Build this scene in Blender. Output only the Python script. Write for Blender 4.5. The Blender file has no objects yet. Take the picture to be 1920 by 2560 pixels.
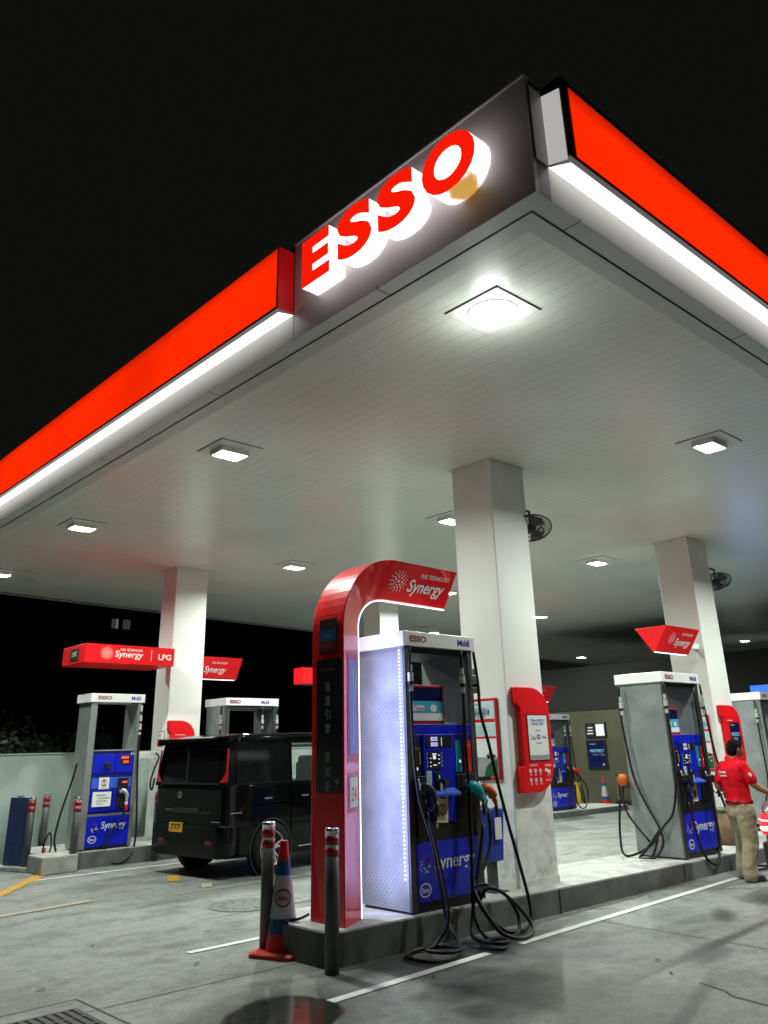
import bpy, bmesh, math, random
from mathutils import Vector, Matrix
random.seed(7)
S = bpy.context.scene
COL = S.collection
R = math.radians
PI = math.pi

# ------------------------------------------------------------------ camera
cam_d = bpy.data.cameras.new('camera'); cam = bpy.data.objects.new('camera', cam_d); COL.objects.link(cam)
YAW, PITCH, ROLL = R(42.74), R(20.82), R(-1.44)
fw = Vector((math.sin(YAW)*math.cos(PITCH), math.cos(YAW)*math.cos(PITCH), math.sin(PITCH)))
rt = Vector((math.cos(YAW), -math.sin(YAW), 0)); up = rt.cross(fw)
rt2 = rt*math.cos(ROLL)+up*math.sin(ROLL); up2 = -rt*math.sin(ROLL)+up*math.cos(ROLL)
M = Matrix((rt2, up2, -fw)).transposed().to_4x4(); M.translation = Vector((0, 0, 1.6))
cam.matrix_world = M
cam_d.sensor_fit = 'HORIZONTAL'; cam_d.sensor_width = 36; cam_d.lens = 36*2003.3/1920
cam_d.shift_y = -174.7/1920
cam_d.clip_start = 0.05; cam_d.clip_end = 600
S.camera = cam

# ------------------------------------------------------------------ world + exposure
w = bpy.data.worlds.new('World'); S.world = w; w.use_nodes = True
bg = w.node_tree.nodes['Background']; bg.inputs[0].default_value = (0.0050, 0.0052, 0.0044, 1); bg.inputs[1].default_value = 1.0
S.view_settings.view_transform = 'Standard'; S.view_settings.look = 'None'
S.view_settings.exposure = 0.0; S.view_settings.gamma = 1.0
S.cycles.use_denoising = True
S.cycles.max_bounces = 8; S.cycles.diffuse_bounces = 4; S.cycles.glossy_bounces = 4; S.cycles.transparent_max_bounces = 12
S.cycles.sample_clamp_indirect = 4.0

# ------------------------------------------------------------------ materials
MATS = {}
def srgb(r, g, b):
    return tuple(((c/255)/12.92 if c/255 <= .04045 else ((c/255+.055)/1.055)**2.4) for c in (r, g, b))
def mat(name, col=(.5, .5, .5), rough=.5, metal=0.0, var=.12, scale=6.0, bump=0.0, bscale=60.0, coat=0.0, emit=None, es=0.0, alpha=1.0, spec=.5, trans=0.0):
    """procedural principled: noise-varied colour and roughness, optional fine bump"""
    if name in MATS: return MATS[name]
    m = bpy.data.materials.new(name); m.use_nodes = True; MATS[name] = m
    nt = m.node_tree; p = nt.nodes['Principled BSDF']
    tc = nt.nodes.new('ShaderNodeTexCoord')
    n = nt.nodes.new('ShaderNodeTexNoise'); n.inputs['Scale'].default_value = scale; n.inputs['Detail'].default_value = 5
    nt.links.new(tc.outputs['Object'], n.inputs['Vector'])
    r = nt.nodes.new('ShaderNodeValToRGB')
    r.color_ramp.elements[0].position = .3; r.color_ramp.elements[1].position = .7
    r.color_ramp.elements[0].color = tuple(c*(1-var) for c in col)+(1,)
    r.color_ramp.elements[1].color = tuple(min(1, c*(1+var)) for c in col)+(1,)
    nt.links.new(n.outputs['Fac'], r.inputs[0]); nt.links.new(r.outputs[0], p.inputs['Base Color'])
    mr = nt.nodes.new('ShaderNodeMapRange'); mr.inputs[3].default_value = max(.02, rough-.07); mr.inputs[4].default_value = min(1, rough+.07)
    nt.links.new(n.outputs['Fac'], mr.inputs[0]); nt.links.new(mr.outputs[0], p.inputs['Roughness'])
    p.inputs['Metallic'].default_value = metal; p.inputs['Specular IOR Level'].default_value = spec
    p.inputs['Coat Weight'].default_value = coat; p.inputs['Coat Roughness'].default_value = .04
    p.inputs['Alpha'].default_value = alpha
    if trans: p.inputs['Transmission Weight'].default_value = trans
    if bump:
        n2 = nt.nodes.new('ShaderNodeTexNoise'); n2.inputs['Scale'].default_value = bscale; n2.inputs['Detail'].default_value = 4
        nt.links.new(tc.outputs['Object'], n2.inputs['Vector'])
        b = nt.nodes.new('ShaderNodeBump'); b.inputs['Strength'].default_value = bump; b.inputs['Distance'].default_value = .01
        nt.links.new(n2.outputs['Fac'], b.inputs['Height']); nt.links.new(b.outputs[0], p.inputs['Normal'])
    if emit:
        p.inputs['Emission Color'].default_value = tuple(emit)+(1,); p.inputs['Emission Strength'].default_value = es
    return m
def nodes(m): return m.node_tree, m.node_tree.nodes['Principled BSDF']

WHITE = mat('white_paint', (.74, .75, .73), .42, var=.04, scale=1.5, bump=.05)
COLUMN = mat('column_paint', (.80, .81, .79), .38, var=.06, scale=1.2, bump=.08, bscale=25)
CAPW = mat('cap_white', (.80, .81, .80), .3, var=.03)
RED = mat('red_gloss', (.76, .008, .012), .42, var=.06, coat=.1, spec=.2)
REDP = mat('red_print', srgb(214, 16, 30), .4, var=.05)
REDD = mat('red_frame', srgb(190, 14, 30), .4, var=.08)
DRED = mat('dark_red_print', srgb(150, 16, 26), .4, var=.05)
BLUE = mat('pump_blue', srgb(14, 32, 196), .35, var=.1, coat=.3)
BLUED = mat('pump_blue_recess', srgb(10, 20, 120), .4, var=.1)
BLUEL = mat('pump_blue_shelf', srgb(60, 96, 215), .35, var=.08)
NAVY = mat('navy_print', srgb(12, 18, 70), .3, var=.1, coat=.3)
BLACK = mat('black_plastic', (.012, .013, .012), .4, var=.2)
RUBBER = mat('black_rubber', (.010, .010, .010), .5, spec=.3, var=.25, bump=.05)
GREY = mat('grey_metal', (.33, .36, .35), .4, metal=.55, var=.12, scale=4)
DGREY = mat('dark_grey_metal', (.07, .075, .075), .45, metal=.4, var=.15)
STEEL = mat('steel', (.66, .67, .67), .35, metal=.45, var=.1)
CHROME = mat('chrome', (.75, .76, .76), .12, metal=1.0, var=.05)
GALV = mat('galvanised_post', (.075, .08, .08), .45, metal=.2, var=.15, scale=9, bump=.05)
PAPER = mat('paper', (.78, .79, .77), .6, var=.03)
CREAM = mat('cream_sticker', srgb(232, 214, 160), .5, var=.03)
TEAL = mat('teal_print', srgb(20, 150, 175), .4, var=.06)
TEALN = mat('teal_rubber', srgb(20, 165, 175), .4, var=.1)
ORANGE = mat('orange_rubber', srgb(188, 84, 18), .4, var=.1)
SKYP = mat('light_blue_print', srgb(60, 170, 205), .4, var=.12, scale=12)
PALEB = mat('pale_blue_print', srgb(190, 222, 226), .4, var=.06, scale=10)
GREENP = mat('green_print', srgb(30, 90, 45), .45, var=.2, scale=20)
YELP = mat('yellow_print', srgb(232, 190, 20), .5, var=.08)
MAG = mat('magenta_print', srgb(200, 20, 110), .4, var=.05)
INK = mat('ink_black', (.02, .02, .025), .5, var=.1)
INKB = mat('ink_blue', srgb(20, 60, 170), .5, var=.05)
GREYP = mat('grey_print', srgb(150, 158, 158), .5, var=.1)
CONE_R = mat('cone_red', srgb(190, 20, 20), .45, var=.12, bump=.05)
CONE_B = mat('cone_blue', srgb(12, 74, 125), .4, var=.15)
CONE_W = mat('cone_white', (.42, .40, .42), .35, var=.12)
LAMPW = mat('lamp_white', (.9, .9, .9), .4, emit=(1, 1, .97), es=14)
SIGNW = mat('letter_return_white', (.8, .8, .8), .4, emit=(1, .97, .97), es=1.35)
SIGNR = mat('letter_face_red', (.06, .0, .0), .35, emit=(.95, .010, .001), es=1.0, spec=.1)
DIFF = mat('diffuser_white', (.8, .8, .8), .4, emit=(1, .985, .96), es=1.55)
LEDREFL = mat('led_reflection', (.9, .9, .9), .4, emit=(.82, .84, 1), es=6)
LEDS = mat('led_line', (.9, .9, .9), .4, emit=(.95, .93, 1), es=3.2)
SCR = mat('screen_lavender', (.2, .2, .3), .3, emit=(.62, .58, .95), es=.75)
SCRW = mat('screen_white', (.2, .2, .2), .3, emit=(.85, .9, .95), es=.85)
SCRR = mat('screen_red', (.2, .02, .02), .3, emit=(1, .08, .02), es=1.6)
SCRT = mat('screen_text', (.2, .4, .5), .3, emit=(.25, .7, .9), es=.35)
SKIN = mat('skin', srgb(150, 98, 66), .5, var=.1, scale=15)
HAIR = mat('hair_black', (.006, .005, .005), .8, var=.3, bump=.3, spec=.1)
SHIRT = mat('shirt_red', (.70, .008, .02), .8, var=.06, scale=9, bump=.1, spec=.1)
KHAKI = mat('khaki_cloth', srgb(158, 148, 126), .9, var=.04, scale=10, bump=.1, spec=.1)
SHOE = mat('shoe_black', (.02, .02, .02), .5)

nt, p = nodes(COLUMN); tc = nt.nodes['Texture Coordinate']; ramp = [n for n in nt.nodes if n.type == 'VALTORGB'][0]
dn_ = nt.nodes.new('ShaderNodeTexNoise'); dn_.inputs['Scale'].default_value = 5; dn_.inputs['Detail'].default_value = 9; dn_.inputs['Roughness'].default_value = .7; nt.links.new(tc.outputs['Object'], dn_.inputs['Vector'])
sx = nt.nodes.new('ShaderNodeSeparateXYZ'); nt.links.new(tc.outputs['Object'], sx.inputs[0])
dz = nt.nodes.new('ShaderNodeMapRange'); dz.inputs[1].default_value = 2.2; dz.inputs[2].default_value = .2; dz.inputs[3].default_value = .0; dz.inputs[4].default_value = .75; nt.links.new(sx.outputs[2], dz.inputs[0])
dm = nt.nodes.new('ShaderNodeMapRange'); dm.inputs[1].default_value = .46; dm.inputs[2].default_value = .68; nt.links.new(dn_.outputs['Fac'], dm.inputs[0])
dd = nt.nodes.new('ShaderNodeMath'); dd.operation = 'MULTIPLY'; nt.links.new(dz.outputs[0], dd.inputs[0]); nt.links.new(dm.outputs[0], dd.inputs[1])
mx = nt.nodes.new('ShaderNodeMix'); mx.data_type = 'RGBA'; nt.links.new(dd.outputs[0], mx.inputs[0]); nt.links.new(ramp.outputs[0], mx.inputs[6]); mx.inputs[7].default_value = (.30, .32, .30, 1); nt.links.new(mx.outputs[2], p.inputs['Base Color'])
# striped soffit: thin plank joints along y
SOFF = mat('soffit_planks', (.78, .83, .77), .30, var=.05, scale=.8)
nt, p = nodes(SOFF)
tc = nt.nodes['Texture Coordinate']; sx = nt.nodes.new('ShaderNodeSeparateXYZ'); nt.links.new(tc.outputs['Object'], sx.inputs[0])
mu = nt.nodes.new('ShaderNodeMath'); mu.operation = 'MULTIPLY'; mu.inputs[1].default_value = 1/.15; nt.links.new(sx.outputs[0], mu.inputs[0])
fr = nt.nodes.new('ShaderNodeMath'); fr.operation = 'FRACT'; nt.links.new(mu.outputs[0], fr.inputs[0])
ls = nt.nodes.new('ShaderNodeMath'); ls.operation = 'LESS_THAN'; ls.inputs[1].default_value = .035; nt.links.new(fr.outputs[0], ls.inputs[0])
jn = nt.nodes.new('ShaderNodeTexNoise'); jn.inputs['Scale'].default_value = 2.5; nt.links.new(tc.outputs['Object'], jn.inputs['Vector'])
jm = nt.nodes.new('ShaderNodeMath'); jm.operation = 'MULTIPLY'; nt.links.new(ls.outputs[0], jm.inputs[0]); nt.links.new(jn.outputs['Fac'], jm.inputs[1])
mx = nt.nodes.new('ShaderNodeMix'); mx.data_type = 'RGBA'; nt.links.new(jm.outputs[0], mx.inputs[0])
ramp = [n for n in nt.nodes if n.type == 'VALTORGB'][0]
nt.links.new(ramp.outputs[0], mx.inputs[6]); mx.inputs[7].default_value = (.12, .14, .12, 1); nt.links.new(mx.outputs[2], p.inputs['Base Color'])

# concrete forecourt
GROUND = mat('forecourt_concrete', (.29, .31, .29), .6, var=.1, scale=.55)
nt, p = nodes(GROUND); tc = nt.nodes['Texture Coordinate']
ramp = [n for n in nt.nodes if n.type == 'VALTORGB'][0]
ns = nt.nodes.new('ShaderNodeTexNoise'); ns.inputs['Scale'].default_value = 1.3; ns.inputs['Detail'].default_value = 10; ns.inputs['Roughness'].default_value = .68
mp = nt.nodes.new('ShaderNodeMapping'); mp.inputs['Scale'].default_value = (1.0, 1.7, 1); nt.links.new(tc.outputs['Object'], mp.inputs[0]); nt.links.new(mp.outputs[0], ns.inputs['Vector'])
r2 = nt.nodes.new('ShaderNodeValToRGB'); r2.color_ramp.elements[0].position = .38; r2.color_ramp.elements[0].color = (.60, .61, .60, 1); r2.color_ramp.elements[1].position = .52; r2.color_ramp.elements[1].color = (1, 1, 1, 1)
nt.links.new(ns.outputs['Fac'], r2.inputs[0])
fn = nt.nodes.new('ShaderNodeTexNoise'); fn.inputs['Scale'].default_value = 45; fn.inputs['Detail'].default_value = 9; fn.inputs['Roughness'].default_value = .7; nt.links.new(tc.outputs['Object'], fn.inputs['Vector'])
r3 = nt.nodes.new('ShaderNodeValToRGB'); r3.color_ramp.elements[0].position = .3; r3.color_ramp.elements[0].color = (.45, .46, .45, 1); r3.color_ramp.elements[1].position = .7
nt.links.new(fn.outputs['Fac'], r3.inputs[0])
m1 = nt.nodes.new('ShaderNodeMix'); m1.data_type = 'RGBA'; m1.blend_type = 'MULTIPLY'; m1.inputs[0].default_value = 1
nt.links.new(ramp.outputs[0], m1.inputs[6]); nt.links.new(r2.outputs[0], m1.inputs[7])
mn = nt.nodes.new('ShaderNodeTexNoise'); mn.inputs['Scale'].default_value = 7; mn.inputs['Detail'].default_value = 10; mn.inputs['Roughness'].default_value = .75; nt.links.new(tc.outputs['Object'], mn.inputs['Vector'])
r4 = nt.nodes.new('ShaderNodeValToRGB'); r4.color_ramp.elements[0].position = .36; r4.color_ramp.elements[0].color = (.62, .63, .62, 1); r4.color_ramp.elements[1].position = .56; nt.links.new(mn.outputs['Fac'], r4.inputs[0])
m3 = nt.nodes.new('ShaderNodeMix'); m3.data_type = 'RGBA'; m3.blend_type = 'MULTIPLY'; m3.inputs[0].default_value = 1; nt.links.new(m1.outputs[2], m3.inputs[6]); nt.links.new(r4.outputs[0], m3.inputs[7])
m2 = nt.nodes.new('ShaderNodeMix'); m2.data_type = 'RGBA'; m2.blend_type = 'MULTIPLY'; m2.inputs[0].default_value = 1
nt.links.new(m3.outputs[2], m2.inputs[6]); nt.links.new(r3.outputs[0], m2.inputs[7]); nt.links.new(m2.outputs[2], p.inputs['Base Color'])
bm_ = nt.nodes.new('ShaderNodeBump'); bm_.inputs['Strength'].default_value = .25; bm_.inputs['Distance'].default_value = .004
nt.links.new(fn.outputs['Fac'], bm_.inputs['Height']); nt.links.new(bm_.outputs[0], p.inputs['Normal'])
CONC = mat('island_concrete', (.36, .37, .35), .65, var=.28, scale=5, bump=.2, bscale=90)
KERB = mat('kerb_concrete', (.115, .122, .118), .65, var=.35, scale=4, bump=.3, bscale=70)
STAIN = mat('oil_stain', (.085, .09, .085), .38, var=.3, scale=5)
WET = mat('wet_concrete', (.03, .033, .027), .10, var=.3, scale=8, bump=.05, bscale=22, spec=1.0)
LINE = mat('line_paint', (.62, .64, .62), .5, var=.12, scale=8, bump=.1)
YLINE = mat('yellow_line_paint', srgb(178, 134, 36), .5, var=.25, scale=9)
YWORN = mat('worn_yellow_paint', (.30, .27, .20), .5, var=.2, scale=9)
# dimpled metal of the pump side panels
HEX = mat('dimpled_metal', (.27, .30, .30), .33, metal=.35, var=.22, scale=3)
nt, p = nodes(HEX); tc = nt.nodes['Texture Coordinate']
sx = nt.nodes.new('ShaderNodeSeparateXYZ'); nt.links.new(tc.outputs['Object'], sx.inputs[0])
def sn(sock, k):
    a = nt.nodes.new('ShaderNodeMath'); a.operation = 'MULTIPLY'; a.inputs[1].default_value = k; nt.links.new(sock, a.inputs[0])
    b = nt.nodes.new('ShaderNodeMath'); b.operation = 'SINE'; nt.links.new(a.outputs[0], b.inputs[0]); return b.outputs[0]
pr = nt.nodes.new('ShaderNodeMath'); pr.operation = 'MULTIPLY'; nt.links.new(sn(sx.outputs[1], 2*PI/.055), pr.inputs[0]); nt.links.new(sn(sx.outputs[2], 2*PI/.055), pr.inputs[1])
hn = nt.nodes.new('ShaderNodeTexNoise'); hn.inputs['Scale'].default_value = 2.2; hn.inputs['Detail'].default_value = 6; nt.links.new(tc.outputs['Object'], hn.inputs['Vector'])
hm = nt.nodes.new('ShaderNodeMapRange'); hm.inputs[1].default_value = .35; hm.inputs[2].default_value = .65; hm.inputs[3].default_value = .25; hm.inputs[4].default_value = .8; nt.links.new(hn.outputs['Fac'], hm.inputs[0])
gt0 = nt.nodes.new('ShaderNodeMapRange'); gt0.inputs[1].default_value = .3; gt0.inputs[2].default_value = .7; nt.links.new(pr.outputs[0], gt0.inputs[0])
gt = nt.nodes.new('ShaderNodeMath'); gt.operation = 'MULTIPLY'; nt.links.new(gt0.outputs[0], gt.inputs[0]); nt.links.new(hm.outputs[0], gt.inputs[1])
mx = nt.nodes.new('ShaderNodeMix'); mx.data_type = 'RGBA'; nt.links.new(gt.outputs[0], mx.inputs[0])
ramp = [n for n in nt.nodes if n.type == 'VALTORGB'][0]
nt.links.new(ramp.outputs[0], mx.inputs[6]); mx.inputs[7].default_value = (.17, .19, .20, 1); nt.links.new(mx.outputs[2], p.inputs['Base Color'])
bb = nt.nodes.new('ShaderNodeBump'); bb.inputs['Strength'].default_value = .35; bb.inputs['Distance'].default_value = .004; bb.invert = True
nt.links.new(gt.outputs[0], bb.inputs['Height']); nt.links.new(bb.outputs[0], p.inputs['Normal'])

# ------------------------------------------------------------------ mesh builder
_tx = {}
def text_geo(s, bold=0.0, shear=0.0, ext=0.0, align='LEFT'):
    k = (s, bold, shear, ext, align)
    if k not in _tx:
        cu = bpy.data.curves.new('t', 'FONT'); cu.body = s; cu.offset = bold; cu.shear = shear; cu.extrude = ext; cu.align_x = align; cu.resolution_u = 5
        ob = bpy.data.objects.new('t', cu); COL.objects.link(ob)
        me = bpy.data.meshes.new_from_object(ob.evaluated_get(bpy.context.evaluated_depsgraph_get()))
        _tx[k] = ([v.co.copy() for v in me.vertices], [tuple(q.vertices) for q in me.polygons])
        bpy.data.objects.remove(ob); bpy.data.curves.remove(cu); bpy.data.meshes.remove(me)
    return _tx[k]
def catmull(pts, n=8):
    pts = [Vector(q) for q in pts]; out = []
    if len(pts) < 3: return pts
    P = [2*pts[0]-pts[1]]+pts+[2*pts[-1]-pts[-2]]
    for i in range(1, len(P)-2):
        for j in range(n):
            t = j/n; a, b, c, d = P[i-1], P[i], P[i+1], P[i+2]
            out.append(.5*((2*b)+(c-a)*t+(2*a-5*b+4*c-d)*t*t+(3*b-a-3*c+d)*t**3))
    out.append(P[-2]); return out
class MB:
    def __init__(s): s.v = []; s.f = []; s.m = []; s.mats = []
    def mi(s, m):
        if m not in s.mats: s.mats.append(m)
        return s.mats.index(m)
    def add(s, vs, fs, m):
        b = len(s.v); s.v += [Vector(q) for q in vs]; k = s.mi(m)
        for f in fs: s.f.append(tuple(b+i for i in f)); s.m.append(k)
        return s
    def box(s, x0, x1, y0, y1, z0, z1, m, T=None):
        vs = [Vector((x, y, z)) for x in (x0, x1) for y in (y0, y1) for z in (z0, z1)]
        if T: vs = [T@q for q in vs]
        return s.add(vs, [(0, 1, 3, 2), (4, 6, 7, 5), (0, 4, 5, 1), (2, 3, 7, 6), (0, 2, 6, 4), (1, 5, 7, 3)], m)
    def prism(s, poly, vec, m, caps=True):
        n = len(poly); vec = Vector(vec); a = [Vector(q) for q in poly]; vs = a+[q+vec for q in a]
        fs = [(i, (i+1) % n, n+(i+1) % n, n+i) for i in range(n)]
        if caps: fs += [tuple(range(n))[::-1], tuple(range(n, 2*n))]
        return s.add(vs, fs, m)
    def loft(s, secs, m, caps=True, closed=True):
        n = len(secs[0]); vs = [q for c in secs for q in c]; fs = []
        for k in range(len(secs)-1):
            for i in range(n if closed else n-1):
                a = k*n+i; b = k*n+(i+1) % n; fs.append((a, b, b+n, a+n))
        if caps: fs += [tuple(range(n))[::-1], tuple(range((len(secs)-1)*n, len(secs)*n))]
        return s.add(vs, fs, m)
    def tube(s, path, r, m, n=8, smooth=0):
        P = catmull(path, smooth) if smooth else [Vector(q) for q in path]
        rs = r if isinstance(r, (list, tuple)) else None
        secs = []; ref = None
        for i, q in enumerate(P):
            t = (P[min(i+1, len(P)-1)]-P[max(i-1, 0)])
            t = t.normalized() if t.length > 1e-9 else Vector((0, 0, 1))
            if ref is None: ref = t.orthogonal().normalized()
            ref = (ref-t*ref.dot(t)); ref = ref.normalized() if ref.length > 1e-6 else t.orthogonal().normalized()
            b = t.cross(ref); rr = (rs[min(len(rs)-1, int(round(i*(len(rs)-1)/max(1, len(P)-1))))] if rs else r)
            secs.append([q+(ref*math.cos(2*PI*k/n)+b*math.sin(2*PI*k/n))*rr for k in range(n)])
        return s.loft(secs, m)
    def cyl(s, c, r, z0, z1, m, n=24, r1=None):
        c = Vector(c); r1 = r if r1 is None else r1
        return s.loft([[c+Vector((rr*math.cos(2*PI*k/n), rr*math.sin(2*PI*k/n), z)) for k in range(n)] for rr, z in ((r, z0), (r1, z1))], m)
    def lathe(s, prof, m, c=(0, 0, 0), ax='z', n=28, caps=True):
        c = Vector(c)
        def pt(r, h, a):
            u, v = r*math.cos(a), r*math.sin(a)
            return c+(Vector((u, v, h)) if ax == 'z' else Vector((h, u, v)) if ax == 'x' else Vector((u, h, v)))
        return s.loft([[pt(r, h, 2*PI*k/n) for k in range(n)] for r, h in prof], m, caps=caps)
    def ell(s, c, rx, ry, rz, m, n=14, T=None):
        c = Vector(c); secs = []
        for i in range(1, n):
            a = PI*i/n
            ring = [Vector((rx*math.sin(a)*math.cos(2*PI*k/(n*2)), ry*math.sin(a)*math.sin(2*PI*k/(n*2)), -rz*math.cos(a))) for k in range(n*2)]
            secs.append([c+(T@q if T else q) for q in ring])
        return s.loft(secs, m)
    def disc(s, c, r, X, Y, m, n=10, r2=0):
        c = Vector(c); X = Vector(X); Y = Vector(Y)
        o = [c+(X*math.cos(2*PI*k/n)+Y*math.sin(2*PI*k/n))*r for k in range(n)]
        if not r2: return s.add(o, [tuple(range(n))], m)
        i_ = [c+(X*math.cos(2*PI*k/n)+Y*math.sin(2*PI*k/n))*r2 for k in range(n)]
        return s.add(o+i_, [(k, (k+1) % n, n+(k+1) % n, n+k) for k in range(n)], m)
    def text(s, st, o, X, Y, size, m, bold=0.0, shear=0.0, sx=1.0, align='LEFT', ext=0.0, fit=None):
        vs, fs = text_geo(st, bold, shear, ext, align)
        if not vs: return s
        X = Vector(X).normalized(); Y = Vector(Y).normalized(); Z = X.cross(Y); o = Vector(o)
        if fit:
            x0 = min(q.x for q in vs); x1 = max(q.x for q in vs); y0 = min(q.y for q in vs); y1 = max(q.y for q in vs)
            return s.add([o+X*((q.x-x0)/(x1-x0)*fit[0])+Y*((q.y-y0)/(y1-y0)*fit[1])+Z*q.z for q in vs], fs, m)
        return s.add([o+X*(q.x*size*sx)+Y*(q.y*size)+Z*q.z for q in vs], fs, m)
    def build(s, name, parent=None, smooth=False, bevel=0.0, local=False):
        off = Vector((0, 0, 0)); q = parent
        while q is not None:
            off = q.location.copy() if q.parent is None else off; q = q.parent
        if local: off = Vector((0, 0, 0))
        me = bpy.data.meshes.new(name); me.from_pydata([tuple(v-off) for v in s.v], [], s.f)
        for m in s.mats: me.materials.append(m)
        me.polygons.foreach_set('material_index', s.m)
        if smooth: me.polygons.foreach_set('use_smooth', [True]*len(me.polygons))
        me.update()
        o = bpy.data.objects.new(name, me); COL.objects.link(o)
        if parent: o.parent = parent
        if bevel:
            b = o.modifiers.new('bevel', 'BEVEL'); b.width = bevel; b.segments = 2; b.limit_method = 'ANGLE'; b.angle_limit = R(40)
        return o
def fixn(o):
    bm = bmesh.new(); bm.from_mesh(o.data); bmesh.ops.recalc_face_normals(bm, faces=bm.faces); bm.to_mesh(o.data); bm.free(); return o
def thing(name, label, cat, loc=(0, 0, 0), rz=0.0, group=None):
    o = bpy.data.objects.new(name, None); COL.objects.link(o); o.empty_display_size = .2
    o.location = loc; o.rotation_euler = (0, 0, rz); o['label'] = label; o['category'] = cat
    if group: o['group'] = group
    return o
def tag(o, label, cat, group=None):
    o['label'] = label; o['category'] = cat
    if group: o['group'] = group
    return o
def struct(o): o['kind'] = 'structure'; return o
def dup(root, loc, label, rz=None):
    r = root.copy(); COL.objects.link(r); r.location = loc; r['label'] = label
    if rz is not None: r.rotation_euler = (0, 0, rz)
    for ch in list(root.children):
        c = ch.copy(); COL.objects.link(c); c.parent = r
        for g in list(ch.children):
            d = g.copy(); COL.objects.link(d); d.parent = c
    return r
X_, Y_, Z_ = Vector((1, 0, 0)), Vector((0, 1, 0)), Vector((0, 0, 1))
H = 4.86                       # soffit height
def zt(x): return .25-.01*(x-4.6)

# the round dot emblem of the signs
def dots(mb, c, r, X, Y, m, cut=None):
    c = Vector(c); X = Vector(X); Y = Vector(Y)
    mb.disc(c, r*.14, X, Y, m, 10)
    for ring, (rr, n, dr) in enumerate(((.38, 7, .085), (.60, 11, .075), (.80, 14, .062), (.98, 15, .045))):
        for k in range(n):
            a = 2*PI*(k+.5*(ring % 2))/n
            if cut and not cut(a, rr): continue
            mb.disc(c+(X*math.cos(a)+Y*math.sin(a))*rr*r, r*dr, X, Y, m, 8)
def oval_logo(mb, c, rx, X, Y, m, back=None, inner=None):
    c = Vector(c); X = Vector(X).normalized(); Y = Vector(Y).normalized(); Z = X.cross(Y)
    ry = rx*.78; n = 24
    o = [c+X*rx*math.cos(2*PI*k/n)+Y*ry*math.sin(2*PI*k/n) for k in range(n)]
    i = [c+X*rx*.84*math.cos(2*PI*k/n)+Y*ry*.82*math.sin(2*PI*k/n) for k in range(n)]
    if back: mb.add([q-Z*.001 for q in o], [tuple(range(n))], back)
    mb.add(o+i, [(k, (k+1) % n, n+(k+1) % n, n+k) for k in range(n)], m)
    mb.text('Esso', c-X*rx*.62-Y*ry*.34, X, Y, 1, inner or m, .02, fit=(rx*1.24, ry*.70))

# ================================================================== SETTING
g = MB(); g.add([(-60, -40, 0), (120, -40, 0), (120, 120, 0), (-60, 120, 0)], [(0, 1, 2, 3)], GROUND); struct(g.build('ground'))
# joints in the concrete, markings, stains, wet patch (each a thin sheet)
def strip(mb, a, b, wd, z, m):
    a = Vector((*a, 0)); b = Vector((*b, 0)); d = (b-a).normalized(); n = Vector((-d.y, d.x, 0))*wd/2; u = Vector((0, 0, z))
    mb.add([a-n+u, b-n+u, b+n+u, a+n+u], [(0, 1, 2, 3)], m)
JOINT = mat('joint_dark', (.05, .055, .05), .7)
j = MB()
for a, b in (((2.6, 6.03), (30, 5.9)), ((7.42, 5.7), (7.18, 1.0)), ((2.9, 9.55), (30, 9.6)), ((.5, 6.3), (2.83, 6.38)), ((2.83, 6.38), (2.86, 4.0)), ((12.5, 5.9), (12.4, 1.0)), ((9.2, 6.8), (9.2, 13.0)), ((14.0, 6.8), (14.0, 13.0))):
    strip(j, a, b, .011, .004, JOINT)
struct(j.build('concrete_joint'))
lm = MB(); strip(lm, (4.0, 5.0), (5.72, 5.085), .085, .006, LINE); struct(lm.build('lane_marking'))
lm = MB(); strip(lm, (6.15, 5.105), (10.6, 5.30), .085, .006, LINE); struct(lm.build('lane_marking'))
lm = MB(); strip(lm, (4.05, 7.0), (7.5, 7.06), .085, .006, LINE); struct(lm.build('lane_marking'))
lm = MB(); strip(lm, (4.72, 12.4), (11.5, 12.37), .07, .006, LINE); struct(lm.build('lane_marking'))
ym = MB(); strip(ym, (3.3, 10.6), (5.05, 12.92), .16, .007, YLINE); struct(ym.build('yellow_marking'))
for a, b in (((7.05, 12.35), (7.2, 12.75)), ((5.95, 10.75), (6.22, 11.25)),):
    ym = MB(); strip(ym, a, b, .16, .007, YLINE); struct(ym.build('yellow_marking'))
ym = MB(); strip(ym, (3.3, 10.0), (4.6, 10.2), .13, .007, YWORN); strip(ym, (5.98, 9.95), (6.15, 10.25), .13, .007, YWORN); struct(ym.build('worn_marking'))
def blob(name, c, rx, ry, m, z, seed, n=40, rot=0.0, amp=.18):
    rnd = random.Random(seed); ph = [(rnd.uniform(0, 6.28), rnd.uniform(.3, 1)) for _ in range(5)]; pts = []
    for k in range(n):
        a = 2*PI*k/n; q = 1+sum(amp*w_/(i+1)*math.sin((i+2)*a+p_) for i, (p_, w_) in enumerate(ph))
        x = rx*q*math.cos(a); y = ry*q*math.sin(a)
        pts.append((c[0]+x*math.cos(rot)-y*math.sin(rot), c[1]+x*math.sin(rot)+y*math.cos(rot), z))
    b = MB(); b.add(pts, [tuple(range(n))], m); return struct(b.build(name))
WET2 = WET
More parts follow.
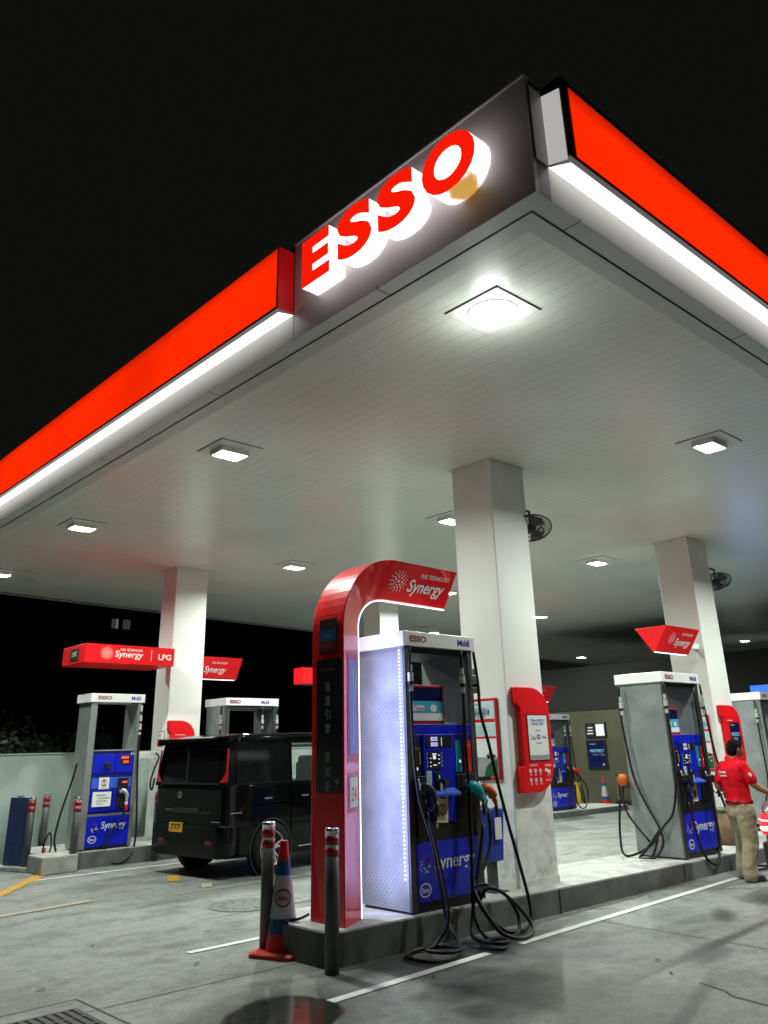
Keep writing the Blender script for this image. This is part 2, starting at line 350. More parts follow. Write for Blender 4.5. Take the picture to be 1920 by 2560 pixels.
# soft edged stain material: fades into the concrete by a noise-warped radial mask
def soft(m, rad_in=.35, rad_out=1.0, warp=.5, amax=.5):
    nt, p = nodes(m); tc = nt.nodes['Texture Coordinate']
    gr = nt.nodes.new('ShaderNodeVectorMath'); gr.operation = 'LENGTH'
    nz = nt.nodes.new('ShaderNodeTexNoise'); nz.inputs['Scale'].default_value = 2.2; nz.inputs['Detail'].default_value = 6
    ad = nt.nodes.new('ShaderNodeMath'); ad.operation = 'MULTIPLY_ADD'; ad.inputs[1].default_value = warp; 
    nt.links.new(tc.outputs['Object'], gr.inputs[0]); nt.links.new(tc.outputs['Object'], nz.inputs['Vector'])
    nt.links.new(nz.outputs['Fac'], ad.inputs[0]); nt.links.new(gr.outputs['Value'], ad.inputs[2])
    mr = nt.nodes.new('ShaderNodeMapRange'); mr.inputs[1].default_value = rad_in+warp*.5; mr.inputs[2].default_value = rad_out+warp*.35
    mr.inputs[3].default_value = amax; mr.inputs[4].default_value = 0; nt.links.new(ad.outputs[0], mr.inputs[0]); nt.links.new(mr.outputs[0], p.inputs['Alpha'])
soft(STAIN)
def stain(c, rx, ry, rot=0.0, z=.003, m=None):
    b = MB(); n = 24; b.add([(math.cos(2*PI*k/n), math.sin(2*PI*k/n), 0) for k in range(n)], [tuple(range(n))], m or STAIN)
    o = b.build('oil_stain'); o.location = (c[0], c[1], z); o.scale = (rx, ry, 1); o.rotation_euler = (0, 0, rot); return struct(o)
for i, (x, y, rx, ry, ro) in enumerate(((5.38, 4.38, .22, .16, .3), (4.75, 4.55, .35, .28, .6), (4.55, 4.15, .22, .18, 0), (6.9, 3.8, .5, .22, .3), (9.6, 4.3, .7, .5, .2), (5.5, 5.35, .9, .4, .1), (4.95, 5.45, .4, .22, .2), (3.4, 4.3, .4, .3, .5), (8.4, 4.4, .5, .14, .5), (7.0, 10.2, 1.2, .5, .1))):
    stain((x, y), rx, ry, ro, z=.0031+.0001*i)
soft(WET, .66, .80, .30, .97)
nt, p = nodes(WET)
b = MB(); b.add([(1.25*math.cos(2*PI*k/32), 1.25*math.sin(2*PI*k/32), 0) for k in range(32)], [tuple(range(32))], WET); o = b.build('puddle'); o.location = (3.62, 5.0, .0052); o.scale = (.60, .50, 1); o.rotation_euler = (0, 0, .5); struct(o)
DAMP = mat('damp_edge', (.10, .105, .09), .3, var=.3, scale=5); soft(DAMP, .3, 1.0, .5)
for i, (x, y, rx, ry, ro) in enumerate(((3.7, 5.1, 1.0, .75, .5), (5.9, 5.2, 1.6, .35, .05), (5.2, 4.3, 1.3, .5, .35), (4.9, 5.5, .8, .3, .2))): stain((x, y), rx, ry, ro, z=.0024+.0001*i, m=DAMP)
TYM = mat('tyre_mark', (.06, .06, .055), .5, var=.3, scale=6); soft(TYM, .2, 1.0, .7)
for i, (x, y, rx, ry, ro) in enumerate(((7.5, 3.9, 2.6, .09, .06), (7.8, 2.6, 2.6, .09, .08), (7.0, 8.2, 2.8, .09, .02), (7.2, 9.7, 2.6, .09, -.02), (11.3, 8.3, .5, .05, .1), (5.5, 3.2, 1.4, .08, .3))): stain((x, y), rx, ry, ro, z=.0044+.0001*i, m=TYM)
ck = MB(); pth = [(6.05, 3.42), (5.98, 3.2), (5.90, 3.12), (5.86, 2.9), (5.80, 2.6), (5.7, 2.2)]
for a_, b_ in zip(pth, pth[1:]): strip(ck, a_, b_, .016, .0046, JOINT)
struct(ck.build('concrete_crack'))
# pump islands: rounded ends, concrete top, dark kerb faces
def island(x0, x1, y0, y1, zf, r=.18):
    n = 8; pts = []
    for cx, cy, a0 in ((x0+r, y0+r, PI), (x1-r, y0+r, 1.5*PI), (x1-r, y1-r, 0), (x0+r, y1-r, .5*PI)):
        for k in range(n+1):
            a = a0+.5*PI*k/n; pts.append((cx+r*math.cos(a), cy+r*math.sin(a)))
    m = MB(); N = len(pts)
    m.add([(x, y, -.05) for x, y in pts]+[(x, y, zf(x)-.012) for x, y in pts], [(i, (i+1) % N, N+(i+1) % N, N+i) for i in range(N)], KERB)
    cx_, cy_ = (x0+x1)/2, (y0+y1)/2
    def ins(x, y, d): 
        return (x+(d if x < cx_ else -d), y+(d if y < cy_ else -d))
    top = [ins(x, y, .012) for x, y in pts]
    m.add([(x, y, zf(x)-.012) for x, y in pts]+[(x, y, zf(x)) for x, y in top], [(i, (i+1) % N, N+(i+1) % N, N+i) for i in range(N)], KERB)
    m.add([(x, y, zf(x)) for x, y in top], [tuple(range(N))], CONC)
    return struct(m.build('pump_island'))
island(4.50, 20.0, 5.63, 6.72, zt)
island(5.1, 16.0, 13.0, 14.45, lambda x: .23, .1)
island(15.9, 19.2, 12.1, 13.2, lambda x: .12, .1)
kj = MB()
for x in (7.46, 9.95, 12.4): kj.box(x-.006, x+.006, 5.622, 5.632, .0, zt(x)-.01, JOINT)
struct(kj.build('kerb_joint'))
# night background hillside / trees / building far away come later

# ================================================================== CANOPY
X0, Y0, X1 = 3.57, 2.39, 33.2
cp = thing('canopy', 'large flat forecourt canopy with red light band, raised lettering and square white columns', 'canopy', (X0, Y0, 0))
def by(x): return 17.9+(x-4)*(3.6/28.6)       # back edge line
s = MB(); s.add([(X0+.29, Y0+.29, H), (X0+.29, by(X0)-.1, H), (X1-.2, by(X1)-.1, H), (X1-.2, Y0+.29, H)], [(0, 1, 2, 3)], SOFF); s.build('soffit', cp)
TRIM = mat('trim_paint', (.60, .64, .61), .4, var=.06, scale=2)
t = MB()
def trimband(a, b, z0, z1):
    t.box(X0+a, X0+b, Y0+a, by(X0)-.02, z0, z1, TRIM); t.box(X0+b, X1, Y0+a, Y0+b, z0, z1, TRIM)
trimband(.0, .135, H-.0005, H+.001); trimband(.15, .29, H-.005, H-.0005)
t.build('soffit_trim', cp, bevel=.003)
jt = MB()
for y in [3.9+2.45*k for k in range(6)]: jt.box(X0-.001, X0+.137, y-.004, y+.004, H-.002, H+.02, JOINT)
for x in [4.05+2.45*k for k in range(12)]: jt.box(x-.004, x+.004, Y0-.001, Y0+.137, H-.002, H+.02, JOINT)
jt.build('trim_joint', cp)
rf = MB(); 
rf.add([(X0+.02, Y0+.02, 5.82), (X1, Y0+.02, 5.82), (X1, by(X1), 5.82), (X0+.02, by(X0), 5.82)], [(0, 1, 2, 3)], DGREY)
rf.add([(X0+.1, by(X0), 5.8), (X1, by(X1), 5.8), (X1, by(X1), H-.03), (X0+.1, by(X0), H-.03)], [(0, 1, 2, 3)], TRIM)
rf.add([(X0+.1, by(X0)-.1, H-.03), (X1, by(X1)-.1, H-.03), (X1, by(X1), H-.03), (X0+.1, by(X0), H-.03)], [(0, 1, 2, 3)], TRIM)
rf.add([(X1, Y0, H-.03), (X1, by(X1), H-.03), (X1, by(X1), 5.8), (X1, Y0, 5.8)], [(0, 1, 2, 3)], TRIM); rf.build('roof', cp)
FASC = mat('fascia_panel', (.60, .53, .54), .42, var=.05, scale=2, bump=.03)
FASD = mat('fascia_corner_brown', (.10, .085, .075), .5, var=.1)
f = MB(); f.box(X0, X0+.04, Y0+.0, 4.965, H+.0015, 5.80, FASC); f.box(X0-.012, X0+.05, Y0-.005, 4.965, 5.80, 5.815, FASC); f.build('letter_panel', cp)
f = MB(); f.box(X0+.042, 3.735, Y0+.001, Y0+.04, H+.0015, 5.8, FASD); f.build('corner_panel', cp)
BAND = mat('band_white', (.50, .49, .46), .4, var=.05, scale=2)
f = MB(); f.box(X0, X0+.04, 4.975, by(X0), H+.0015, 5.11, BAND); f.build('lower_band', cp)
f = MB(); f.box(3.735, X1, Y0, Y0+.04, H+.0015, 5.13, BAND); f.box(3.60, 3.733, Y0-.012, Y0, 5.13, 5.74, BAND); f.build('lower_band', cp)
f = MB(); f.add([(X0-.16, 4.975, 5.075), (X0-.002, 4.975, 5.105), (X0-.002, by(X0), 5.105), (X0-.16, by(X0), 5.075)], [(0, 1, 2, 3)], DIFF); f.build('strip_light', cp)
f = MB(); f.add([(3.76, Y0-.16, 5.085), (3.735, Y0-.002, 5.13), (X1, Y0-.002, 5.13), (X1, Y0-.16, 5.085)], [(0, 1, 2, 3)], DIFF)
DIFS = mat('diffuser_dim', (.8, .8, .8), .4, emit=(1, .95, .93), es=.42)
f.add([(3.735, Y0-.004, 5.145), (3.745, Y0-.15, 5.11), (3.745, Y0-.15, 5.70), (3.735, Y0-.004, 5.72)], [(0, 1, 2, 3)], DIFS); f.build('strip_light', cp)
FRB = mat('frame_black', (.012, .01, .01), .35, var=.1)
# backlit red boxes
def redface(name):
    m = mat(name, (.5, .01, .0), .3, emit=(1.0, .022, .0), es=1.05); nt, p = nodes(m)
    tc = nt.nodes['Texture Coordinate']; n = nt.nodes.new('ShaderNodeTexNoise'); n.inputs['Scale'].default_value = .5; n.inputs['Detail'].default_value = 2
    nt.links.new(tc.outputs['Object'], n.inputs['Vector']); sx = nt.nodes.new('ShaderNodeSeparateXYZ'); nt.links.new(tc.outputs['Object'], sx.inputs[0])
    tb = nt.nodes.new('ShaderNodeMapRange'); tb.inputs[1].default_value = 5.745; tb.inputs[2].default_value = 5.60; tb.inputs[3].default_value = .5; tb.inputs[4].default_value = 1.0; nt.links.new(sx.outputs[2], tb.inputs[0])
    mr = nt.nodes.new('ShaderNodeMapRange'); mr.inputs[1].default_value = .3; mr.inputs[2].default_value = .7; mr.inputs[3].default_value = .86; mr.inputs[4].default_value = 1.14; nt.links.new(n.outputs['Fac'], mr.inputs[0])
    mu = nt.nodes.new('ShaderNodeMath'); mu.operation = 'MULTIPLY'; nt.links.new(tb.outputs[0], mu.inputs[0]); nt.links.new(mr.outputs[0], mu.inputs[1]); nt.links.new(mu.outputs[0], p.inputs['Emission Strength']); return m
RF = redface('backlit_red')
f = MB(); f.box(X0-.165, X0-.001, 4.985, by(X0), 5.115, 5.73, FRB); bx = f.build('light_box', cp)
f = MB(); f.add([(X0-.168, 5.0, 5.14), (X0-.168, by(X0), 5.14), (X0-.168, by(X0), 5.72), (X0-.168, 5.0, 5.72)], [(0, 1, 2, 3)], RF); f.build('red_face', bx)
RSIDE = mat('box_side_red', srgb(170, 6, 10), .3, var=.1, emit=(.5, .004, .004), es=.35)
f = MB(); f.box(X0-.165, X0-.002, 4.975, 4.984, 5.12, 5.73, RSIDE); f.build('red_side', bx)
f = MB(); f.box(3.75, X1, Y0-.165, Y0-.001, 5.135, 5.80, FRB); bx = f.build('light_box', cp)
f = MB(); f.add([(3.83, Y0-.168, 5.165), (X1, Y0-.168, 5.165), (X1, Y0-.168, 5.745), (3.83, Y0-.168, 5.745)], [(0, 1, 2, 3)], RF); f.build('red_face', bx)
# raised letters
SIGNO = mat('letter_return_stained', (.8, .8, .8), .4, emit=(1, .97, .97), es=1.35); nt, p = nodes(SIGNO); tc = nt.nodes['Texture Coordinate']
d_ = nt.nodes.new('ShaderNodeVectorMath'); d_.operation = 'DISTANCE'; d_.inputs[1].default_value = (-.09, .52, 5.17); nt.links.new(tc.outputs['Object'], d_.inputs[0])
n_ = nt.nodes.new('ShaderNodeTexNoise'); n_.inputs['Scale'].default_value = 14; nt.links.new(tc.outputs['Object'], n_.inputs['Vector'])
ma = nt.nodes.new('ShaderNodeMath'); ma.operation = 'MULTIPLY_ADD'; ma.inputs[1].default_value = .10; nt.links.new(n_.outputs['Fac'], ma.inputs[0]); nt.links.new(d_.outputs['Value'], ma.inputs[2])
mr = nt.nodes.new('ShaderNodeMapRange'); mr.inputs[1].default_value = .14; mr.inputs[2].default_value = .19; nt.links.new(ma.outputs[0], mr.inputs[0])
mx = nt.nodes.new('ShaderNodeMix'); mx.data_type = 'RGBA'; nt.links.new(mr.outputs[0], mx.inputs[0]); mx.inputs[6].default_value = (.42, .22, .03, 1); mx.inputs[7].default_value = (1, .97, .97, 1); nt.links.new(mx.outputs[2], p.inputs['Emission Color'])
LZ0, LZ1 = 5.135, 5.57
for ch, ya, yb, z0, z1 in (('E', 4.625, 4.27, LZ0, LZ1), ('S', 4.16, 3.76, LZ0-.008, LZ1+.008), ('S', 3.685, 3.29, LZ0-.008, LZ1+.008), ('O', 3.21, 2.715, LZ0-.008, LZ1+.008)):
    ret = MB(); ret.text(ch, (3.485, ya, z0), -Y_, Z_, 1, SIGNO if ch == 'O' else SIGNW, .045, ext=.08, fit=(ya-yb, z1-z0)); lt = ret.build('sign_letter', cp)
    fc = MB(); fc.text(ch, (3.398, ya, z0), -Y_, Z_, 1, SIGNR, .045, ext=.004, fit=(ya-yb, z1-z0)); fc.build('letter_face', lt)
# columns
def column(x, y, wx=.66, wy=.62, z0=.15, base=True):
    c = MB(); c.box(x, x+wx, y, y+wy, z0, H+.003, COLUMN); o = c.build('column', cp, bevel=.012)
    c = MB(); c.box(x-.035, x+wx+.035, y-.035, y+wy+.035, H-.004, H-.0015, TRIM); c.build('collar', o)
    c = MB(); c.box(x-.004, x+wx+.004, y-.004, y+wy+.004, z0, z0+.13, mat('column_foot', (.62, .64, .61), .5, var=.15, scale=6)); c.build('foot', o)
    return o
column(7.19, 5.91); column(12.95, 6.42, .66, .62); column(7.19, 13.57, .66, .53); column(12.30, 13.6, .58, .55); column(22.5, 7.0)

# ceiling lights
def ceiling_light(x, y, label, lens='box', power=105):
    t = thing('ceiling_light', label, 'ceiling light', (x, y, H), 0, 'square downlights in the canopy ceiling')
    a = MB(); a.box(x-.27, x+.27, y-.27, y+.27, H-.012, H+.02, WHITE); pl = a.build('plate', t, bevel=.003)
    a = MB(); 
    a.box(x-.278, x+.278, y-.278, y+.278, H-.004, H-.0005, DGREY); a.build('gasket', t)
    a = MB()
    if lens != 'glare_dome':
        for q in (-1, 1): a.box(x+q*.172-.008, x+q*.172+.008, y-.13, y+.13, H-.075, H-.012, WHITE); a.box(x-.164, x+.164, y+q*.122-.008, y+q*.122+.008, H-.075, H-.012, WHITE)
    else: a.lathe([(.205, H-.012), (.205, H-.018), (.19, H-.02)], WHITE, (x, y, 0), 'z', 40)
    a.build('lamp_frame', pl)
    a = MB()
    if lens == 'glare_dome':
        a.ell((x, y, H-.022), .185, .185, .075, LAMPW, 14)  # round dome added in the shape of the glare around this lamp
    else:
        a.box(x-.16, x+.16, y-.11, y+.11, H-.022, H-.0125, LAMPW)
    a.build('lens', pl, smooth=(lens == 'glare_dome'))
    if lens == 'glare_dome':
        l = bpy.data.lights.new('glare_lamp', 'POINT'); l.energy = 13; l.shadow_soft_size = .16; l.color = (.97, 1, .94)  # point lamp added below the lens to spread a glare ring on the soffit
        lo = bpy.data.objects.new('glare_lamp', l); COL.objects.link(lo); lo.parent = t; lo.location = (0, 0, -.19); return t
    l = bpy.data.lights.new('downlight', 'AREA'); l.shape = 'RECTANGLE'; l.size = .20; l.size_y = .13; l.energy = power; l.color = (.94, 1, .91); l.spread = R(176)
    lo = bpy.data.objects.new('downlight', l); COL.objects.link(lo); lo.parent = t; lo.location = (0, 0, -.027 if lens != 'glare_dome' else -.09)
    return t
LP = 165
ceiling_light(4.51, 3.55, 'brightest ceiling light, glaring round near the canopy corner', 'glare_dome', 16)
ceiling_light(4.59, 7.60, 'square ceiling light at left, next along the front edge after the glaring one', power=LP)
ceiling_light(8.80, 3.90, 'square ceiling light near the right edge of the photo', power=LP)
ceiling_light(4.60, 11.75, 'square ceiling light above the left pump, near the far end of the red band', power=LP)
ceiling_light(8.80, 8.05, 'square ceiling light half hidden behind the top of the central column', power=LP)
ceiling_light(8.85, 12.15, 'small square ceiling light left of the red arch top', power=LP)
ceiling_light(13.3, 8.45, 'small square ceiling light between the central column and the right column', power=LP*1.5)
ceiling_light(18.0, 13.4, 'tiny ceiling light just right of the central column', power=LP*1.5)
ceiling_light(17.8, 17.3, 'tiny ceiling light just above the near pump cap', power=LP)
ceiling_light(28.4, 19.3, 'tiny bluish ceiling light low over the dark wall', power=LP)
ceiling_light(28.9, 12.8, 'tiny ceiling light low at the right edge of the photo', power=LP)
ceiling_light(4.77, 15.9, 'ceiling light cut by the left edge of the photo', power=LP)
ceiling_light(13.2, 3.9, 'ceiling light over the right lane, beyond the right edge of the photo', power=LP*1.5)

ceiling_light(13.2, 12.3, 'ceiling light behind the central column', power=LP*1.4)
# ================================================================== PUMPS
def lerp(a, b, t): return a+(b-a)*t
def pump(x, y, z, label, W=.96, D=.68, Ht=2.40, hoses='near', side_reflection=False, k=1.0, number=None, nozzle_back=False):
    """double fuel dispenser; front faces -y, left side faces -x. k scales heights"""
    t = thing('fuel_pump', label, 'fuel pump', (x, y, z), 0, 'fuel pumps under white caps')
    def Z(h): return z+h*k
    a = MB(); a.box(x+.03, x+W-.03, y+.03, y+D-.03, z-.03, Z(.07), BLACK); a.build('plinth', t)
    a = MB(); a.box(x, x+.055, y+.02, y+D, Z(.02), Z(2.26), HEX); sl = a.build('side_panel', t, bevel=.008)
    a = MB(); a.box(x+.002, x+.075, y, y+.018, Z(.02), Z(2.26), DGREY); a.build('corner_post', t)
    a = MB(); a.box(x+W-.055, x+W, y+.02, y+D, Z(.02), Z(2.26), GREY); a.build('side_panel', t, bevel=.008)
    a = MB(); a.box(x+W-.075, x+W-.002, y, y+.018, Z(.02), Z(2.26), DGREY); a.build('corner_post', t)
    # cap
    a = MB(); a.box(x-.02, x+W+.03, y-.02, y+D+.03, Z(2.26), Z(2.40), CAPW); c = a.build('cap', t, bevel=.006)
    a = MB(); u = y-.0225
    a.text('ESSO', (x+.062, u, Z(2.300)), X_, Z_, 1, mat('ink_red', srgb(138, 8, 20), .5), .035, fit=(.225, .062*k))
    b0 = MB(); a.text('M', (x+.735, u, Z(2.297)), X_, Z_, 1, INKB, .02, fit=(.066, .064*k)); a.text('o', (x+.803, u, Z(2.297)), X_, Z_, 1, REDP, .03, fit=(.036, .046*k))
    a.text('b', (x+.841, u, Z(2.297)), X_, Z_, 1, INKB, .03, fit=(.036, .068*k)); a.text('i', (x+.880, u, Z(2.297)), X_, Z_, 1, INKB, .04, fit=(.014, .066*k)); a.text('l', (x+.896, u, Z(2.297)), X_, Z_, 1, INKB, .04, fit=(.013, .068*k))
    a.build('lettering', c)
    a = MB(); a.box(x+.06, x+W-.06, y+.03, y+D-.03, Z(2.2), Z(2.258), DGREY); a.build('ceiling_tray', t)
    # blue console
    a = MB(); a.box(x+.077, x+W-.077, y+.02, y+D-.02, Z(.07), Z(1.53), BLUED)
    a.box(x+.077, x+W-.077, y+.004, y+.0195, Z(1.46), Z(1.55), BLUE)         # brow
    a.box(x+.077, x+.20, y+.006, y+.0195, Z(.70), Z(1.459), BLUED)
    a.box(x+.20, x+.62, y-.012, y+.0195, Z(.94), Z(1.459), BLUE)             # raised centre
    a.box(x+.26, x+.66, y-.006, y+.0195, Z(.70), Z(.939), BLUE)
    a.box(x+.62, x+W-.077, y+.006, y+.0195, Z(1.10), Z(1.459), BLUED)
    a.build('console', t, bevel=.004)
    a = MB(); a.box(x+.077, x+W-.077, y+.008, y+.0195, Z(.55), Z(.699), BLACK); a.box(x+.62, x+W-.077, y-.02, y+.0195, Z(.70), Z(1.099), BLACK); a.box(x+.08, x+.20, y-.035, y+.0055, Z(.60), Z(1.10), BLACK); a.build('nozzle_well', t, bevel=.01)
    # controls
    a = MB(); a.box(x+.24, x+.58, y-.016, y-.0125, Z(1.345), Z(1.445), BLACK)
    for zz in (1.40, 1.352): a.box(x+.295, x+.385, y-.019, y-.0165, Z(zz), Z(zz+.035), SCR)
    a.text('128.50', (x+.305, y-.0205, Z(1.407)), X_, Z_, .03, INK); a.text('12.35', (x+.305, y-.0205, Z(1.359)), X_, Z_, .03, INK)
    a.box(x+.435, x+.443, y-.019, y-.0165, Z(1.355), Z(1.43), SCR)
    a.build('price_display', t)
    a = MB(); a.box(x+.265, x+.415, y-.018, y-.0125, Z(1.15), Z(1.31), BLACK)
    a.box(x+.315, x+.352, y-.020, y-.0185, Z(1.24), Z(1.275), SCRW); a.box(x+.305, x+.362, y-.020, y-.0185, Z(1.28), Z(1.29), SCRW); a.box(x+.315, x+.362, y-.020, y-.0185, Z(1.185), Z(1.193), SCRW)
    for q in range(3):
        a.box(x+.275, x+.292, y-.020, y-.0185, Z(1.175+.035*q), Z(1.183+.035*q), SCRW); a.box(x+.385, x+.407, y-.020, y-.0185, Z(1.20+.035*q), Z(1.208+.035*q), SCRW)
    for q in range(4):
        a.box(x+.238, x+.254, y-.0145, y-.0125, Z(1.17+.036*q), Z(1.192+.036*q), GREYP); a.box(x+.432, x+.448, y-.0145, y-.0125, Z(1.17+.036*q), Z(1.192+.036*q), GREYP)
    a.build('keypad_screen', t)
    a = MB(); a.box(x+.225, x+.292, y-.016, y-.0125, Z(1.02), Z(1.14), PALEB)
    for q in range(5): a.box(x+.235, x+.28, y-.0175, y-.0165, Z(1.04+.018*q), Z(1.044+.018*q), GREYP)
    a.build('notice', t)
    a = MB(); a.box(x+.335, x+.40, y-.03, y-.0125, Z(1.045), Z(1.125), BLACK); a.box(x+.375, x+.382, y-.032, y-.0305, Z(1.07), Z(1.10), mat('screen_green', (.1, .3, .2), .3, emit=(.2, .9, .5), es=.8)); a.box(x+.345, x+.39, y-.06, y-.0125, Z(.96), Z(1.035), BLACK)
    a.box(x+.353, x+.382, y-.064, y-.0605, Z(.963), Z(1.03), STEEL); a.box(x+.425, x+.485, y-.05, y-.0125, Z(1.0), Z(1.06), BLACK); a.box(x+.433, x+.477, y-.052, y-.0505, Z(1.01), Z(1.05), DGREY); a.build('card_reader', t, bevel=.003)
    a = MB(); a.prism([(x+.21, y-.012, Z(.985)), (x+.21, y-.10, Z(.945)), (x+.21, y-.10, Z(.925)), (x+.21, y-.012, Z(.93))], (.38, 0, 0), BLUEL); a.build('shelf', t)
    # grade labels
    a = MB(); a.box(x+.10, x+.165, y+.001, y+.0055, Z(1.08), Z(1.39), mat('dark_olive_print', srgb(34, 36, 20), .4)); a.box(x+.158, x+.166, y-.001, y+.0005, Z(1.2), Z(1.31), YELP); a.box(x+.118, x+.132, y-.001, y+.0005, Z(1.15), Z(1.175), SCRW)
    a.text('Diesel', (x+.103, y+.0002, Z(1.33)), X_, Z_, .024, YELP); a.build('grade_label', t)
    a = MB(); a.box(x+.645, x+.725, y-.002, y+.0055, Z(1.12), Z(1.40), TEAL); a.box(x+.69, x+.712, y-.004, y-.0025, Z(1.20), Z(1.225), SCRW)
    a.text('Extra', (x+.66, y-.0028, Z(1.345)), X_, Z_, .026, SKYP); a.build('grade_label', t)
    a = MB(); a.box(x+.765, x+.868, y-.002, y+.0055, Z(1.11), Z(1.40), REDP); a.box(x+.80, x+.822, y-.004, y-.0025, Z(1.205), Z(1.23), SCRW)
    a.text('Supreme', (x+.768, y-.0028, Z(1.345)), X_, Z_, .028, YELP)
    for q in range(5): a.box(x+.79, x+.84, y-.0032, y-.0025, Z(1.135+.012*q), Z(1.139+.012*q), YELP)
    a.build('grade_label', t)
    # no phone sticker
    a = MB(); T = Matrix.Translation((x+.42, y-.0095, Z(.81)))@Matrix.Rotation(R(4), 4, 'Y')
    a.box(-.075, .075, -.0015, .0015, -.115, .115, CREAM, T)
    o_ = T@Vector((0, -.003, -.005)); XX = T.to_3x3()@X_; ZZ = T.to_3x3()@Z_
    a.disc(o_, .052, XX, ZZ, DRED, 22, .045); a.box(-.045, .045, -.0032, -.0024, .085, .104, INKB, T)
    for sgn in (1, -1):
        d = (XX*.034+ZZ*.036*sgn); nrm = (ZZ*.034-XX*.036*sgn).normalized()*.003
        a.add([o_-d-nrm, o_+d-nrm, o_+d+nrm, o_-d+nrm], [(0, 1, 2, 3)], DRED)
    a.box(-.014, .014, -.0036, -.0034, .018, .033, INK, T); a.box(-.014, .014, -.0036, -.0034, -.046, -.034, INK, T)
    a.text('請勿使用電話', T@Vector((-.055, -.0035, -.095)), XX, ZZ, .018, INK)
    a.build('phone_ban_sticker', t)
    # lower panel
    a = MB(); a.box(x+.077, x+W-.077, y-.006, y+.0195, Z(.085), Z(.55), BLUE); lp = a.build('lower_panel', t, bevel=.004)
    a = MB(); u = y-.0085
    a.text('Synergy', (x+.285, u, Z(.285)), X_, Z_, 1, PAPER, .012, .1, fit=(.545, .155*k))
    rnd = random.Random(4)
    for q in range(34):
        aa = rnd.uniform(PI*.85, PI*1.95); rr = rnd.uniform(.035, .085)
        a.disc((x+.175+rr*math.cos(aa), u, Z(.385)+rr*math.sin(aa)*.95), rnd.uniform(.003, .0075), X_, Z_, PAPER, 7)
    for q in range(12):
        aa = rnd.uniform(-.6, PI*.8); rr = rnd.uniform(.02, .075)
        a.disc((x+.18+rr*math.cos(aa), u, Z(.385)+rr*math.sin(aa)), rnd.uniform(.005, .013), X_, Z_, (MAG, mat('purple_print', srgb(90, 30, 160), .4))[q % 2], 8)
    oval_logo(a, (x+.165, u, Z(.175)), .072, X_, Z_, PAPER)
    a.build('lettering', lp)
    # hoses: from cap, coupling, down
    hp = []
    for hx, hy in ((x+.04, y-.035), (x+.76, y-.035), (x+W-.02, y-.045)):
        hp.append((hx, hy))
    if hoses == 'near':
        paths = [
         [(hp[0][0], hp[0][1], 2.49), (hp[0][0]-.01, hp[0][1], 2.20), (hp[0][0], hp[0][1], 1.83), (5.47, 5.62, 1.48), (5.50, 5.60, 1.15), (5.60, 5.57, .82), (5.64, 5.54, .5), (5.68, 5.50, .2), (5.60, 5.30, .05), (5.35, 5.13, .025), (5.12, 5.18, .025), (5.14, 5.45, .025), (5.38, 5.53, .025), (5.58, 5.40, .03), (5.52, 5.20, .045), (5.35, 5.20, .05), (5.30, 5.38, .05), (5.50, 5.46, .06), (5.62, 5.42, .25), (5.60, 5.50, .7), (5.56, 5.58, 1.05)],
         [(hp[1][0], hp[1][1], 2.49), (hp[1][0], hp[1][1], 2.15), (hp[1][0], hp[1][1], 1.64), (6.16, 5.60, 1.22), (6.13, 5.58, .78), (6.09, 5.56, .46), (6.03, 5.5, .18), (6.00, 5.35, .04), (5.98, 5.12, .025), (5.82, 5.03, .025), (5.75, 5.15, .03), (5.88, 5.28, .03), (6.02, 5.22, .045), (5.98, 5.08, .05), (5.84, 5.10, .055), (5.82, 5.30, .06), (5.93, 5.45, .12), (6.10, 5.50, .5), (6.25, 5.52, .9)],
         [(hp[2][0], hp[2][1], 2.49), (hp[2][0]+.01, 5.60, 2.15), (6.36, 5.57, 1.9), (6.41, 5.53, 1.6), (6.46, 5.50, 1.28), (6.56, 5.48, .88), (6.64, 5.45, .55), (6.70, 5.42, .25), (6.66, 5.38, .07), (6.45, 5.32, .03), (6.24, 5.34, .06), (6.05, 5.42, .24), (6.02, 5.46, .40), (6.14, 5.44, .42), (6.35, 5.36, .30), (6.52, 5.28, .10), (6.42, 5.18, .03), (6.20, 5.14, .03), (6.05, 5.22, .09), (5.98, 5.38, .30), (6.05, 5.50, .44), (6.22, 5.52, .55), (6.38, 5.56, .75), (6.42, 5.60, 1.0)]]
        extra = [[(6.05, 5.45, .30), (6.12, 5.40, .40), (6.30, 5.36, .33), (6.42, 5.33, .16), (6.36, 5.28, .05), (6.22, 5.24, .03), (6.08, 5.26, .08), (6.02, 5.36, .22), (6.05, 5.45, .30)]]
    elif hoses == 'far':
